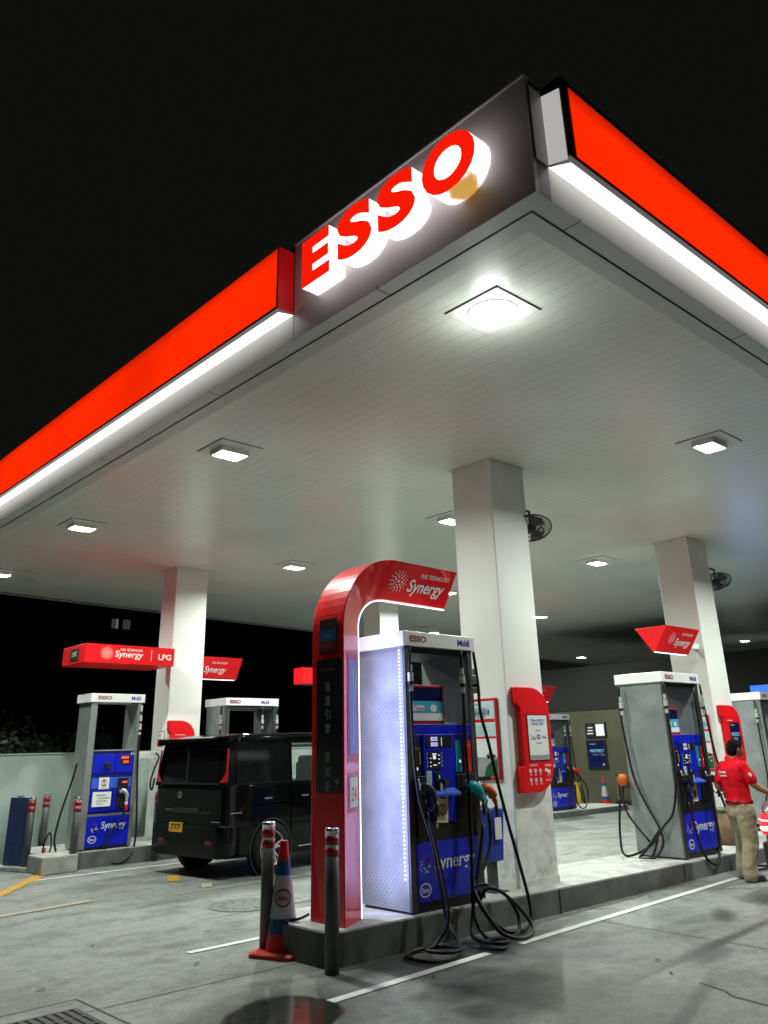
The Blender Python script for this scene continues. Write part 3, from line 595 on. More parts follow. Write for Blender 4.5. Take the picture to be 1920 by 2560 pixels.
        paths = [
         [(x-.05, y+D-.05, Z(2.25)), (x-.055, y+D-.03, Z(1.9)), (x-.05, y+D-.05, Z(1.5)), (x-.06, y+D-.12, Z(1.0)), (x-.07, y+.42, Z(.66)), (x-.08, y+.28, Z(.40)), (x-.09, y+.24, Z(.2)), (x-.14, y+.34, Z(.03)), (x-.2, y+.55, Z(.0))],
         [(x-.03, y-.03, Z(2.25)), (x-.03, y-.03, Z(1.9)), (x-.03, y-.03, Z(1.3)), (x-.04, y-.02, Z(.95)), (x-.06, y+.06, Z(.58)), (x-.1, y+.2, Z(.4)), (x-.12, y+.42, Z(.15)), (x-.17, y+.75, Z(.02)), (x-.1, y+.85, Z(.25)), (x-.08, y+.8, Z(.75))],
         [(x+W-.02, y-.045, Z(2.25)), (x+W, y-.06, Z(1.8)), (x+W+.05, y-.09, Z(1.2)), (x+W+.14, y-.12, Z(.8)), (x+W+.08, y-.18, Z(.2)), (x+W-.1, y-.3, -z*0+.05), (x+W+.05, y-.45, .025), (x+W+.35, y-.42, .025), (x+W+.3, y-.25, .03), (x+W+.05, y-.28, .045), (x+W, y-.2, Z(.3)), (x+W-.05, y-.1, Z(.8))]]
        extra = [[(x-.1, y+.26, Z(.36)), (x-.14, y+.45, Z(.12)), (x-.18, y+.55, Z(0.)), (x-.14, y+.4, Z(.02)), (x-.1, y+.3, Z(.25))], [(x+.75, y-.04, Z(2.2)), (x+.76, y-.04, Z(1.4)), (x+.74, y-.07, Z(.8)), (x+.7, y-.1, Z(.2)), (x+.45, y-.16, Z(-.08)), (x+.2, y-.12, Z(.1)), (x+.15, y-.05, Z(.7))]]
    else:
        paths = [[(hx, hy, Z(2.25)), (hx, hy, Z(1.7)), (hx-.02*sg, hy-.03, Z(1.0)), (hx-.1*sg, hy-.06, Z(.35)), (hx-.2*sg, hy-.08, Z(.15)), (hx-.1*sg, hy-.05, Z(.8))] for (hx, hy), sg in zip(hp, (1, 1, -1))]
        paths[0] = [(x-.04, y+.1, Z(2.25)), (x-.05, y+.1, Z(1.6)), (x-.05, y+.1, Z(.8)), (x-.1, y+.2, Z(.3)), (x+.0, y+.0, Z(.1))]
        extra = [[(x+W, y-.05, Z(.9)), (x+W+.2, y-.05, Z(.75)), (x+W+.42, y-.05, Z(.5)), (x+W+.4, y-.05, Z(.2)), (x+W+.15, y-.1, Z(.0)), (x+W-.1, y-.1, Z(.15)), (x+W-.05, y-.05, Z(.6))]] if hoses == 'loop' else []
    for i, pa in enumerate(paths):
        a = MB(); a.tube(pa, .0155, RUBBER, 8, 7); ho = a.build('hose', t, smooth=True)
        q = Vector(pa[0]); a = MB(); zc = Z(1.90)
        for (z0, z1, rr, mm) in ((.12, .18, .020, STEEL), (.03, .11, .028, STEEL), (0, .03, .030, BLACK), (-.06, -.005, .022, STEEL)):
            a.cyl((q.x, q.y, 0), rr, zc+z0, zc+z1, mm, 14)
        a.build('coupling', ho, smooth=False)
    for pa in extra:
        a = MB(); a.tube(pa, .0155, RUBBER, 8, 7); a.build('hose', t, smooth=True)
    # nozzles
    def nozzle(nx, ny, nz, colm, s=1.0):
        a = MB()
        a.tube([(nx, ny, nz), (nx+.03*s, ny-.03, nz+.06), (nx+.10*s, ny-.045, nz+.02), (nx+.15*s, ny-.05, nz-.07)], [.03, .05, .048, .026] if colm else [.028, .036, .033, .022], BLACK if colm is None else colm, 10, 5)
        nb = a.build('nozzle', t, smooth=True)
        a = MB(); a.tube([(nx-.02*s, ny+.0, nz+.12), (nx, ny-.01, nz+.05), (nx+.02*s, ny-.02, nz)], .011, STEEL, 8, 4); a.tube([(nx+.05*s, ny-.04, nz-.04), (nx+.02*s, ny-.05, nz-.10), (nx+.08*s, ny-.055, nz-.15), (nx+.14*s, ny-.055, nz-.10)], .007, BLACK, 6, 4); a.cyl((nx+.16*s, ny-.05, 0), .018, nz-.2, nz-.07, BLACK, 10); a.build('trigger_guard', nb, smooth=True)
    nozzle(x+.10, y-.045, Z(.96), None)
    nozzle(x+.735, y-.05, Z(.93), TEALN if hoses == 'near' else None)
    nozzle(x+W-.02, y-.03, Z(.90), ORANGE if hoses == 'near' else (REDP if hoses == 'loop' else None))
    a = MB(); a.cyl((x+.31, y-.03, 0), .016, Z(.66), Z(.79), STEEL, 10); a.cyl((x+.30, y-.03, 0), .022, Z(.72), Z(.75), BLACK, 10); a.build('swivel', t)
    if nozzle_back:
        a = MB(); a.ell((x-.07, y+D+.05, Z(.97)), .05, .075, .085, ORANGE, 6); a.tube([(x-.07, y+D+.05, Z(.93)), (x-.06, y+D+.08, Z(.7)), (x-.06, y+D+.02, Z(.5)), (x-.1, y+.42, Z(.2))], .014, RUBBER, 8, 5); a.build('back_nozzle', t, smooth=True)
    if side_reflection:  # glowing dots put on the panel as the reflection of the arch LEDs
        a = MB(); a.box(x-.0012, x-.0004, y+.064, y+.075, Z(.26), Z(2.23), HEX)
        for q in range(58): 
            zz = lerp(Z(.27), Z(2.22), q/57); a.box(x-.006, x-.0008, y+.065, y+.074, zz-.005, zz+.005, LEDREFL)
        a.build('led_or_reflection_strip', sl)
    return t

def ad_board(x, y, z, w_, h_, label):
    """leaning framed board lying on a pump top"""
    t = thing('advert_board', label, 'advert board', (x, y, z), 0)
    a = MB(); a.box(x, x+w_, y, y+.02, z, z+h_, REDD); a.build('frame', t, bevel=.004)
    a = MB(); u = y-.002; e = .022; a.box(x+e, x+w_-e, u-.001, y+.0005, z+.03, z+h_-e, NAVY)
    a.box(x+e+.002, x+w_-e-.002, u-.003, u-.0015, z+.03, z+h_*.27, PAPER); a.box(x+e+.002, x+w_-e-.002, u-.003, u-.0015, z+h_*.272, z+h_*.58, SKYP)
    a.box(x+w_*.1, x+w_*.46, u-.0045, u-.0035, z+h_*.33, z+h_*.47, PAPER); a.text('20,000', (x+w_*.25, u-.006, z+h_*.345), X_, Z_, 1, REDP, .01, fit=(w_*.2, h_*.07))
    a.text('積分高達', (x+w_*.11, u-.006, z+h_*.42), X_, Z_, h_*.055, INK)
    a.text('2', (x+w_*.12, u-.006, z+h_*.49), X_, Z_, h_*.12, REDP, .03)
    pts = [(x+w_*.7+w_*.1*math.cos(k*PI/5)*(1 if k % 2 else .8), u-.0045, z+h_*.4+h_*.09*math.sin(k*PI/5)) for k in range(10)]; a.add(pts, [tuple(range(10))], PAPER)
    oval_logo(a, (x+w_*.88, u-.0045, z+h_*.12), w_*.035, X_, Z_, GREYP)
    a.build('poster_print', t); return t

P1 = (5.435, 5.675, .242)
pump(*P1, 'nearest fuel pump, beside the red arch, with lit dimpled side and looped hoses', side_reflection=True)
ad_board(5.52, 5.76, P1[2]+1.555, .52, .36, 'red framed advert board reading 20,000 on top of the nearest pump console')
a = MB()
for k in range(5): a.box(5.98, 6.30, 5.74+.01*k, 5.98-.012*k, 1.776+.007*k, 1.782+.007*k, (PAPER, GREYP)[k % 2])
tag(a.build('paper_stack'), 'loose stack of papers lying on the nearest pump console', 'papers')
pump(10.265, 5.755, .193, 'right fuel pump on the kerbed island, grey dimpled side with crossed hanging hoses', k=.945, hoses='far', nozzle_back=True)
ad_board(10.36, 5.86, .193+1.555*.945, .40, .34, 'small red framed advert board on top of the right pump console')
pump(8.12, 13.15, .23, 'fuel pump behind the black van, only its upper part in view', W=1.1, k=.945, hoses='plain')
pump(16.40, 12.40, .12, 'small distant fuel pump right of the central column, red and teal labels', W=1.0, k=.885, hoses='loop')
ad_board(16.5, 12.5, .12+1.555*.885, .42, .34, 'small red framed advert board on top of the distant pump')
pump(15.9, 6.95, .1, 'fuel pump cut by the right edge of the photo, behind the attendant', W=1.0, D=.7, k=.96, hoses='plain')

# LPG pump at left (single nozzle, different front)
def lpg_pump(x, y, z, W=.86, D=.42):
    t = thing('gas_pump', 'left gas pump with single nozzle, paper notices and pump number 14', 'fuel pump', (x, y, z), 0)
    k = .96
    def Z(h): return z+h*k
    a = MB(); a.box(x+.02, x+W-.02, y+.02, y+D-.02, z-.02, Z(.06), BLACK); a.build('plinth', t)
    a = MB(); a.box(x, x+.11, y, y+D+.05, Z(.02), Z(2.24), GREY); a.build('side_panel', t, bevel=.008)
    a = MB(); a.box(x+W-.06, x+W, y, y+D+.05, Z(.02), Z(2.24), GREY); a.build('side_panel', t, bevel=.008)
    a = MB(); a.box(x-.03, x+W+.04, y-.03, y+D+.10, Z(2.24), Z(2.38), CAPW); c = a.build('cap', t, bevel=.006)
    a = MB(); u = y-.0325; a.text('ESSO', (x+.09, u, Z(2.285)), X_, Z_, 1, mat('ink_red'), .03, fit=(.23, .055))
    for ch, ox, w_, h_, m_ in (('M', .0, .055, .062, INKB), ('o', .06, .034, .044, REDP), ('b', .098, .034, .066, INKB), ('i', .137, .011, .064, INKB), ('l', .153, .009, .066, INKB)):
        a.text(ch, (x+.66+ox, u, Z(2.28)), X_, Z_, 1, m_, .02, fit=(w_, h_))
    a.build('lettering', c)
    a = MB(); a.box(x+.112, x+W-.062, y+.012, y+D, Z(.52), Z(1.47), BLUED); a.box(x+.13, x+.48, y+.004, y+.0115, Z(1.13), Z(1.42), BLUE); a.box(x+.50, x+W-.07, y+.004, y+.0115, Z(1.13), Z(1.42), BLUE)
    a.box(x+.13, x+W-.07, y+.004, y+.0115, Z(.90), Z(1.06), BLUEL); a.box(x+.13, x+.48, y+.004, y+.0115, Z(.56), Z(.88), BLUE); a.box(x+.50, x+W-.07, y+.006, y+.0115, Z(.56), Z(.88), BLUE); a.box(x+.112, x+W-.062, y-.002, y+D, Z(1.47), Z(1.49), GREY); a.box(x+.112, x+W-.062, y-.002, y+.2, Z(.49), Z(.519), GREY); a.build('console', t, bevel=.003)
    a = MB(); a.box(x+.57, x+.74, y-.001, y+.0035, Z(1.25), Z(1.40), BLACK)
    a.box(x+.585, x+.71, y-.003, y-.0015, Z(1.345), Z(1.385), SCRR); a.box(x+.62, x+.71, y-.003, y-.0015, Z(1.28), Z(1.315), SCRR); a.text('14', (x+.73, y-.003, Z(1.40)), X_, Z_, .07, PAPER, .01); a.build('price_display', t)
    a = MB(); a.box(x+.56, x+.72, y-.03, y+.0035, Z(.90), Z(1.05), BLACK); a.box(x+.62, x+.70, y-.033, y-.0315, Z(.975), Z(1.0), SCRR); a.build('card_reader', t)
    a = MB(); a.box(x+.31, x+.41, y-.02, y+.0035, Z(1.19), Z(1.29), BLACK); a.build('pressure_gauge', t, bevel=.006)
    a = MB(); a.box(x+.55, x+.72, y-.01, y+.0035, Z(.60), Z(.88), BLACK); a.build('nozzle_well', t, bevel=.006)
    a = MB(); a.box(x+.245, x+.41, y-.006, y+.0, Z(.89), Z(1.08), PAPER); a.disc((x+.328, y-.008, Z(.985)), .05, X_, Z_, DRED, 20, .044)
    a.tube([(x+.30, y-.0075, Z(.955)), (x+.355, y-.0075, Z(1.015))], .003, DRED, 4); a.tube([(x+.30, y-.0075, Z(1.015)), (x+.355, y-.0075, Z(.955))], .003, DRED, 4)
    a.box(x+.305, x+.35, y-.009, y-.0065, Z(1.015), Z(1.025), INK); a.box(x+.305, x+.35, y-.009, y-.0065, Z(.945), Z(.955), INK); a.text('請勿使用電話', (x+.265, y-.008, Z(.905)), X_, Z_, .02, GREYP); a.box(x+.245, x+.41, y-.008, y-.0065, Z(1.07), Z(1.08), INK); a.build('phone_ban_sticker', t)
    a = MB(); T = Matrix.Translation((x+.31, y-.004, Z(.74)))@Matrix.Rotation(R(1), 4, 'Y'); a.box(-.15, .15, -.003, .002, -.105, .105, PAPER, T)
    for q, tx in enumerate(('暫停服務通知', '不便之處敬請原諒', '請往其他加氣站', '多謝合作')): a.text(tx, T@Vector((-.09+.01*(q % 2), -.005, .045-.04*q)), X_, Z_, .026, INK)
    a.build('paper_notice', t)
    a = MB(); a.box(x+.112, x+W-.062, y-.004, y+.2, Z(.05), Z(.485), BLUE); lp = a.build('lower_panel', t, bevel=.003)
    a = MB(); u = y-.0065; a.text('Synergy', (x+.345, u, Z(.27)), X_, Z_, 1, PAPER, .012, .08, fit=(.40, .13))
    rnd = random.Random(4)
    for q in range(40):
        aa = rnd.uniform(0, 2*PI); rr = rnd.uniform(.02, .075)
        a.disc((x+.235+rr*math.cos(aa), u, Z(.33)+rr*math.sin(aa)*.9), rnd.uniform(.003, .009), X_, Z_, PAPER if aa > PI else (MAG, mat('purple_print'), SKYP)[q % 3], 7)
    oval_logo(a, (x+.215, u, Z(.155)), .068, X_, Z_, PAPER); a.build('lettering', lp)
    a = MB(); a.tube([(x+.60, y-.03, Z(.83)), (x+.63, y-.07, Z(.86)), (x+.69, y-.07, Z(.80)), (x+.70, y-.06, Z(.70))], [.025, .03, .028, .022], STEEL, 10, 5); nz = a.build('nozzle', t, smooth=True)
    a = MB(); a.cyl((x+.70, y-.06, 0), .022, Z(.56), Z(.64), REDP, 12); a.cyl((x+.70, y-.06, 0), .022, Z(.64), Z(.69), PAPER, 12); a.build('nozzle_tip', nz)
    for pa in ([(x+.40, y-.03, Z(.05)), (x+.43, y-.06, Z(-.12)), (x+.60, y-.10, Z(-.21)), (x+.80, y-.10, Z(-.14)), (x+.90, y-.06, Z(.1)), (x+.90, y-.03, Z(.6)), (x+W+.0, y-.02, Z(1.2)), (x+W-.01, y-.02, Z(1.75)), (x+W-.01, y-.02, Z(2.1))],
               [(x+.40, y-.03, Z(.05)), (x+.50, y-.03, Z(.25)), (x+.62, y-.04, Z(.4)), (x+.69, y-.06, Z(.56))],
               [(x-.05, y+.2, Z(1.3)), (x-.10, y+.2, Z(1.05)), (x-.22, y+.22, Z(.55)), (x-.28, y+.2, Z(.2)), (x-.26, y+.15, Z(.02))]):
        a = MB(); a.tube(pa, .016, RUBBER, 8, 7); a.build('hose', t, smooth=True)
    a = MB()
    for z0, z1, rr in ((1.72, 1.76, .02), (1.80, 1.9, .024), (1.94, 2.04, .022), (2.1, 2.2, .02)): a.cyl((x+W-.01, y-.02, 0), rr, Z(z0), Z(z1), STEEL, 12)
    a.build('coupling', t)
    return t
lpg_pump(5.60, 13.10, .23)
a = MB(); a.box(4.97, 5.50, 12.78, 13.35, 0, .24, CONC); tag(a.build('concrete_block', bevel=.02), 'low concrete block left of the left pump', 'concrete block')

# ================================================================== RED ARCH beside the nearest pump (triangular section swept up and over)
t = thing('sign_arch', 'glossy red arch beside the nearest pump with lit inner edge and vertical panel', 'sign arch', (4.70, 5.92, .245))
yc = 5.92
def arch_path():
    """list of (outer x,z), (inner x,z) pairs"""
    o = [(4.70, .20), (4.70, 1.2), (4.70, 2.62)]; i_ = [(5.06, .20), (5.06, 1.2), (5.06, 2.68)]
    for k in range(1, 15):
        a = .5*PI*k/15; o.append((4.70+.66*(1-math.cos(a)), 2.62+.70*math.sin(a))); i_.append((5.06+.31*(1-math.cos(a)), 2.68+.28*math.sin(a)))
    o += [(5.36, 3.325), (6.27, 3.31)]; i_ += [(5.40, 2.965), (6.27, 2.95)]
    return o, i_
oo, ii = arch_path(); secs = []
for (ox, oz), (ix, iz) in zip(oo, ii):
    A = Vector((ox, yc-.23, oz)); B = Vector((ox, yc+.23, oz)); C1 = Vector((ix, yc+.018, iz)); C2 = Vector((ix, yc-.018, iz))
    # small rounded shoulders
    secs.append([A.lerp(B, .0), B, C1, C2])
RARCH = mat('arch_red_gloss', (.74, .008, .012), .35, var=.05, coat=.7, spec=.15); RARCH.node_tree.nodes['Principled BSDF'].inputs['Coat IOR'].default_value = 1.48
a = MB(); a.loft(secs, RARCH); body = fixn(a.build('arch_body', t)); b = body.modifiers.new('bevel', 'BEVEL'); b.width = .012; b.segments = 3; b.limit_method = 'ANGLE'; b.angle_limit = R(35)
a = MB()
st = MB()
pth = [Vector((ix, yc, iz)) for ix, iz in ii]
def inner_norm(k):
    q = pth[min(k+1, len(pth)-1)]-pth[max(k-1, 0)]; return Vector((q.z, 0, -q.x)).normalized()
secs = []
for k, q in enumerate(pth):
    nrm = inner_norm(k); c0 = q+nrm*.004
    secs.append([c0-Y_*.012, c0+Y_*.012, c0+Y_*.012+nrm*.006, c0-Y_*.012+nrm*.006])
a.loft(secs, LEDS); a.build('led_or_reflection_strip', t)
a = MB(); px = 4.696
a.box(px-.002, 4.7, 5.72, 6.07, 1.24, 2.36, mat('dark_panel', (.014, .016, .016), .18, coat=.4)); dp = a.build('dark_panel', t)
a = MB(); u = px-.004; IKT = mat('panel_text', (.22, .27, .29), .4)
for k, ch in enumerate('保護引擎一路如新'):
    if k == 4: a.box(u-.0005, u, 5.86, 5.94, 1.775, 1.783, IKT); continue
    a.text(ch, (u, 5.945, 2.075-k*.118+(.0 if k < 4 else .0)), -Y_, Z_, 1, IKT, 0, fit=(.075, .085))
a.text('Synergy Supreme', (u, 6.02, 2.26), -Y_, Z_, .03, mat('dim_text', (.10, .10, .11), .4)); oval_logo(a, (u, 5.775, 1.335), .028, -Y_, Z_, IKT); a.build('lettering', dp)
a = MB(); a.box(px-.002, 4.7, 5.78, 6.03, 2.41, 2.72, BLACK); a.box(px-.004, px-.0025, 5.79, 6.02, 2.52, 2.625, mat('mid_blue_print', srgb(20, 78, 130), .4)); a.box(px-.004, px-.0025, 5.79, 6.02, 2.42, 2.515, mat('brown_red_print', srgb(84, 18, 16), .4))
a.text('Diesel', (u-.002, 5.95, 2.655), -Y_, Z_, .04, mat('dim_text')); a.text('Extra', (u-.002, 5.94, 2.555), -Y_, Z_, .04, SKYP); a.text('Supreme', (u-.002, 5.97, 2.46), -Y_, Z_, .04, REDP); a.build('grade_panel', t)
a = MB(); a.box(px-.002, 4.7, 5.70, 6.14, 1.205, 1.212, REDP); a.build('seam_strip', t)
# slanted side face prints: plane through outer edge (4.70,5.69) and inner edge (5.06,5.902)
sdir = Vector((.36, .212, 0)).normalized(); snor = Vector((sdir.y, -sdir.x, 0))
def sp(s_, z_, off=.003): return Vector((4.70, 5.69, 0))+sdir*s_+Z_*z_+snor*off
def squad(mb, s0, s1, z0, z1, m, off): mb.add([sp(s0, z0, off), sp(s1, z0, off), sp(s1, z1, off), sp(s0, z1, off)], [(0, 1, 2, 3)], m)
a = MB(); squad(a, .09, .375, 1.48, 2.42, REDD, .004); squad(a, .13, .33, 1.55, 2.36, mat('side_poster_blue', srgb(70, 95, 190), .35), .006); squad(a, .22, .235, 1.62, 2.28, PAPER, .008)
squad(a, .09, .375, 1.08, 1.40, REDD, .004); squad(a, .13, .33, 1.12, 1.36, PAPER, .006); a.text('24', sp(.15, 1.17, .009), sdir, Z_, .16, REDP, 0.0, .2, sx=.9); a.build('side_poster', t)
# header lettering on the slanted face
hY = Vector((0, -.212, .36)).normalized()
a = MB()
def hp_(x, d, off=.003):
    base = Vector((x, yc-.018, 2.957)); n_ = X_.cross(hY); return base+hY*d+n_*off
dots(a, hp_(5.50, .22), .115, X_, hY, PAPER)
a.text('FUEL TECHNOLOGY', hp_(5.78, .285), X_, hY, 1, PAPER, .012, .2, fit=(.42, .045)); a.text('Synergy', hp_(5.645, .085), X_, hY, 1, PAPER, .014, .22, fit=(.52, .175)); a.build('lettering', t)
l = bpy.data.lights.new('arch_led', 'AREA'); l.shape = 'RECTANGLE'; l.size = 2.1; l.size_y = .02; l.energy = 22; l.color = (.48, .51, 1.0)
lo = bpy.data.objects.new('arch_led', l); COL.objects.link(lo); lo.parent = t; lo.location = (5.08-4.70, 0, 1.45-.245); lo.rotation_euler = Matrix(((0, 0, -1), (0, 1, 0), (1, 0, 0))).to_euler()
l.spread = R(160)

def header(x0, x1, y0, y1, z1, z0, label, textx, ts=1.0, bracket=None):
    """hanging red header bar: triangular section, lit bottom edge"""
    t = thing('header_sign', label, 'sign', ((x0+x1)/2, (y0+y1)/2, z0), 0, 'red fuel header signs')
    ym = (y0+y1)/2; a = MB()
    a.loft([[Vector((x, y0, z1)), Vector((x, y1, z1)), Vector((x, ym+.02, z0)), Vector((x, ym-.02, z0))] for x in (x0, x1)], RED); fixn(a.build('sign_body', t, bevel=.008))
    a = MB(); a.box(x0+.03, x1-.04, ym-.012, ym+.012, z0-.008, z0-.001, LEDS); a.build('led_or_reflection_strip', t)
    dy = (ym-.02)-y0; up_ = Vector((0, -dy, z1-z0)); L = up_.length; up_.normalize(); n_ = X_.cross(up_)
    def q(x, d): return Vector((x, ym-.02, z0))+up_*d+n_*.004
    a = MB(); dots(a, q(textx+.10*ts, L*.55), .105*ts, X_, up_, PAPER); a.text('FUEL TECHNOLOGY', q(textx+.36*ts, L*.70), X_, up_, 1, PAPER, .012, .2, fit=(.36*ts, .042*ts)); a.text('Synergy', q(textx+.23*ts, L*.22), X_, up_, 1, PAPER, .014, .22, fit=(.50*ts, .17*ts)); a.build('lettering', t)
    if bracket:
        a = MB(); a.box(*bracket, COLUMN); a.build('bracket', t)
    return t
header(11.22, 12.22, 6.08, 6.62, 3.19, 2.83, 'red header sign with lit lower edge over the right pump, ending in a triangular face', 11.43, .93, (12.22, 12.96, 6.5, 6.6, 2.98, 3.06))
header(7.9, 9.27, 14.45, 14.95, 3.36, 2.95, 'red header sign sticking out right of the left column, above the van', 8.23, 1.0)
header(15.3, 16.62, 12.1, 12.6, 2.86, 2.52, 'small far red header sign, its end peeping out right of the central column', 15.75, .75)
# plain box headers with square ends
t = thing('gas_sign', 'red box sign over the left pump marked LPG at front and side', 'sign', (5.4, 13.05, 2.98))
a = MB(); a.box(5.38, 6.96, 13.03, 13.95, 2.985, 3.285, RED); a.box(6.96, 7.19, 13.62, 13.80, 3.05, 3.2, RED); a.build('sign_box', t, bevel=.006)
a = MB(); u = 13.027; dots(a, (5.74, u, 3.145), .105, X_, Z_, PAPER); a.text('FUEL TECHNOLOGY', (5.97, u, 3.195), X_, Z_, 1, PAPER, .012, .15, fit=(.40, .038)); a.text('Synergy', (5.88, u, 3.06), X_, Z_, 1, PAPER, .014, .15, fit=(.50, .135)); a.box(6.525, 6.532, u-.0015, u, 3.06, 3.24, PAPER); a.text('LPG', (6.66, u, 3.08), X_, Z_, 1, PAPER, .025, fit=(.24, .095)); a.build('lettering', t)
a = MB(); a.box(5.372, 5.379, 13.28, 13.62, 3.045, 3.225, mat('sign_plate_dark', (.02, .035, .02), .4)); a.text('LPG', (5.37, 13.54, 3.105), -Y_, Z_, 1, PAPER, .01, .2, fit=(.18, .075)); a.build('side_plate', t)
t = thing('box_sign', 'plain bright red sign end peeping out left of the red arch', 'sign', (9.86, 13.2, 2.8))
a = MB(); a.box(9.86, 11.3, 13.2, 13.5, 2.80, 3.11, RED); a.box(9.88, 11.28, 13.22, 13.48, 2.79, 2.80, DGREY); a.build('sign_box', t, bevel=.006)
a = MB(); u = 13.197; dots(a, (10.5, u, 2.96), .1, X_, Z_, PAPER); a.text('Synergy', (10.65, u, 2.88), X_, Z_, 1, PAPER, .014, .15, fit=(.48, .13)); a.build('lettering', t)

# ================================================================== signs on the columns
def column_box(x, y, z0, z1, label, kind, W=.57, dep=.075, cut=None):
    """tall red box on the column's front with a quarter-round top right and bottom right"""
    t = thing('column_sign', label, 'sign', (x, y, z0), 0, 'red rounded signs on the columns')
    h = z1-z0; rr = .30; pts = [(0, h), (W-rr, h)]
    for k in range(1, 9): a_ = .5*PI*(1-k/8); pts.append((W-rr+rr*math.cos(a_), h-rr*.85+rr*.85*math.sin(a_)))
    pts += [(W, rr)]
    for k in range(1, 9): a_ = -.5*PI*k/8; pts.append((W-rr+rr*math.cos(a_), rr*.85+rr*.85*math.sin(a_)))
    pts += [(.0, 0), (.0, .255*h/1.07), (.06, .265*h/1.07), (.06, .80*h), (.0, .84*h)]
    a = MB(); a.prism([(x+u, y, z0+v) for u, v in pts], (0, dep, 0), RED); fixn(a.build('sign_body', t, bevel=.008))
    u = y-.003
    if kind == 'white':
        a = MB(); a.box(x+.145, x+.515, u-.001, y-.0005, z0+.29*h, z0+.735*h, BLACK); a.box(x+.16, x+.50, u-.003, u-.0015, z0+.30*h, z0+.725*h, PAPER); u2 = u-.004
        a.text('下載Esso專用程式', (x+.20, u2, z0+.665*h), X_, Z_, .034, INKB); a.text('享獲電子優惠', (x+.22, u2, z0+.63*h), X_, Z_, .036, INKB)
        a.box(x+.29, x+.37, u2-.001, u2, z0+.575*h, z0+.581*h, INK); a.box(x+.29, x+.37, u2-.001, u2, z0+.455*h, z0+.461*h, INK); a.box(x+.305, x+.355, u2-.001, u2, z0+.497*h, z0+.54*h, INKB); a.box(x+.318, x+.342, u2-.002, u2-.0011, z0+.51*h, z0+.527*h, PAPER)
        rnd = random.Random(3)
        for k in range(22):
            xx = x+.19+rnd.random()*.29
            if .285 < xx-x < .375: continue
            zz = z0+(.48+.04*rnd.random()+.12*abs(xx-x-.33))*h; a.disc((xx, u2-.0005, zz), .006+.006*rnd.random(), X_, Z_, (TEAL, INKB, INK, REDP)[k % 4], 6)
        a.box(x+.163, x+.497, u2, u2+.0005, z0+.303*h, z0+.345*h, GREYP); oval_logo(a, (x+.465, u2-.001, z0+.33*h), .017, X_, Z_, GREYP); a.build('poster_print', t)
        a = MB(); a.text('此手機類電話卡', (x+.13, u, z0+.245*h), X_, Z_, .022, PAPER); a.text('閉路電視', (x+.40, u, z0+.235*h), X_, Z_, .030, PAPER)
        for r_ in range(2):
            for c_ in range(3):
                cx, cz = x+.145+.085*c_, z0+(.20-.085*r_)*h; a.disc((cx, u, cz), .021, X_, Z_, PAPER, 14); a.box(cx-.004, cx+.006, u-.002, u-.001, cz-.008, cz+.01, DRED); a.box(cx-.02, cx+.02, u-.001, u, cz-.036, cz-.032, PAPER); a.box(cx-.016, cx+.016, u-.001, u, cz-.046, cz-.042, PAPER)
        a.box(-.045, .045, -.001, .001, -.017, .017, PAPER, Matrix.Translation((x+.445, u, z0+.195*h))@Matrix.Rotation(R(18), 4, 'Y')); a.box(x+.485, x+.492, u-.001, u, z0+.15*h, z0+.205*h, PAPER); a.box(x+.445, x+.453, u-.001, u, z0+.14*h, z0+.18*h, PAPER)
        a.text('錄影進行', (x+.40, u, z0+.10*h), X_, Z_, .024, PAPER); a.build('pictogram_print', t)
    else:
        a = MB(); a.box(x+.18, x+.515, u-.001, y-.0005, z0+.29*h, z0+.735*h, NAVY); a.text('PROTECT', (x+.21, u-.003, z0+.53*h), X_, Z_, 1, SCRT, .02, .1, fit=(.28, .055)); a.text('Supreme', (x+.22, u-.003, z0+.69*h), X_, Z_, .035, PAPER); a.text('保護 引擎', (x+.25, u-.003, z0+.48*h), X_, Z_, .035, PAPER); a.build('poster_print', t)
        a = MB(); a.box(x+.13, x+.32, u-.001, y-.0005, z0+.765*h, z0+.772*h, PAPER); a.build('highlight_strip', t)
    return t
column_box(7.26, 5.83, 1.105, 2.185, 'red rounded sign with white phone poster on the front of the central column', 'white')
column_box(13.03, 6.34, 1.10, 2.10, 'red rounded sign with dark blue poster on the right column, behind the attendant', 'dark', .60)
column_box(7.19, 13.49, 1.09, 2.12, 'red rounded sign on the left column, mostly hidden by the van roof', 'dark', .52)
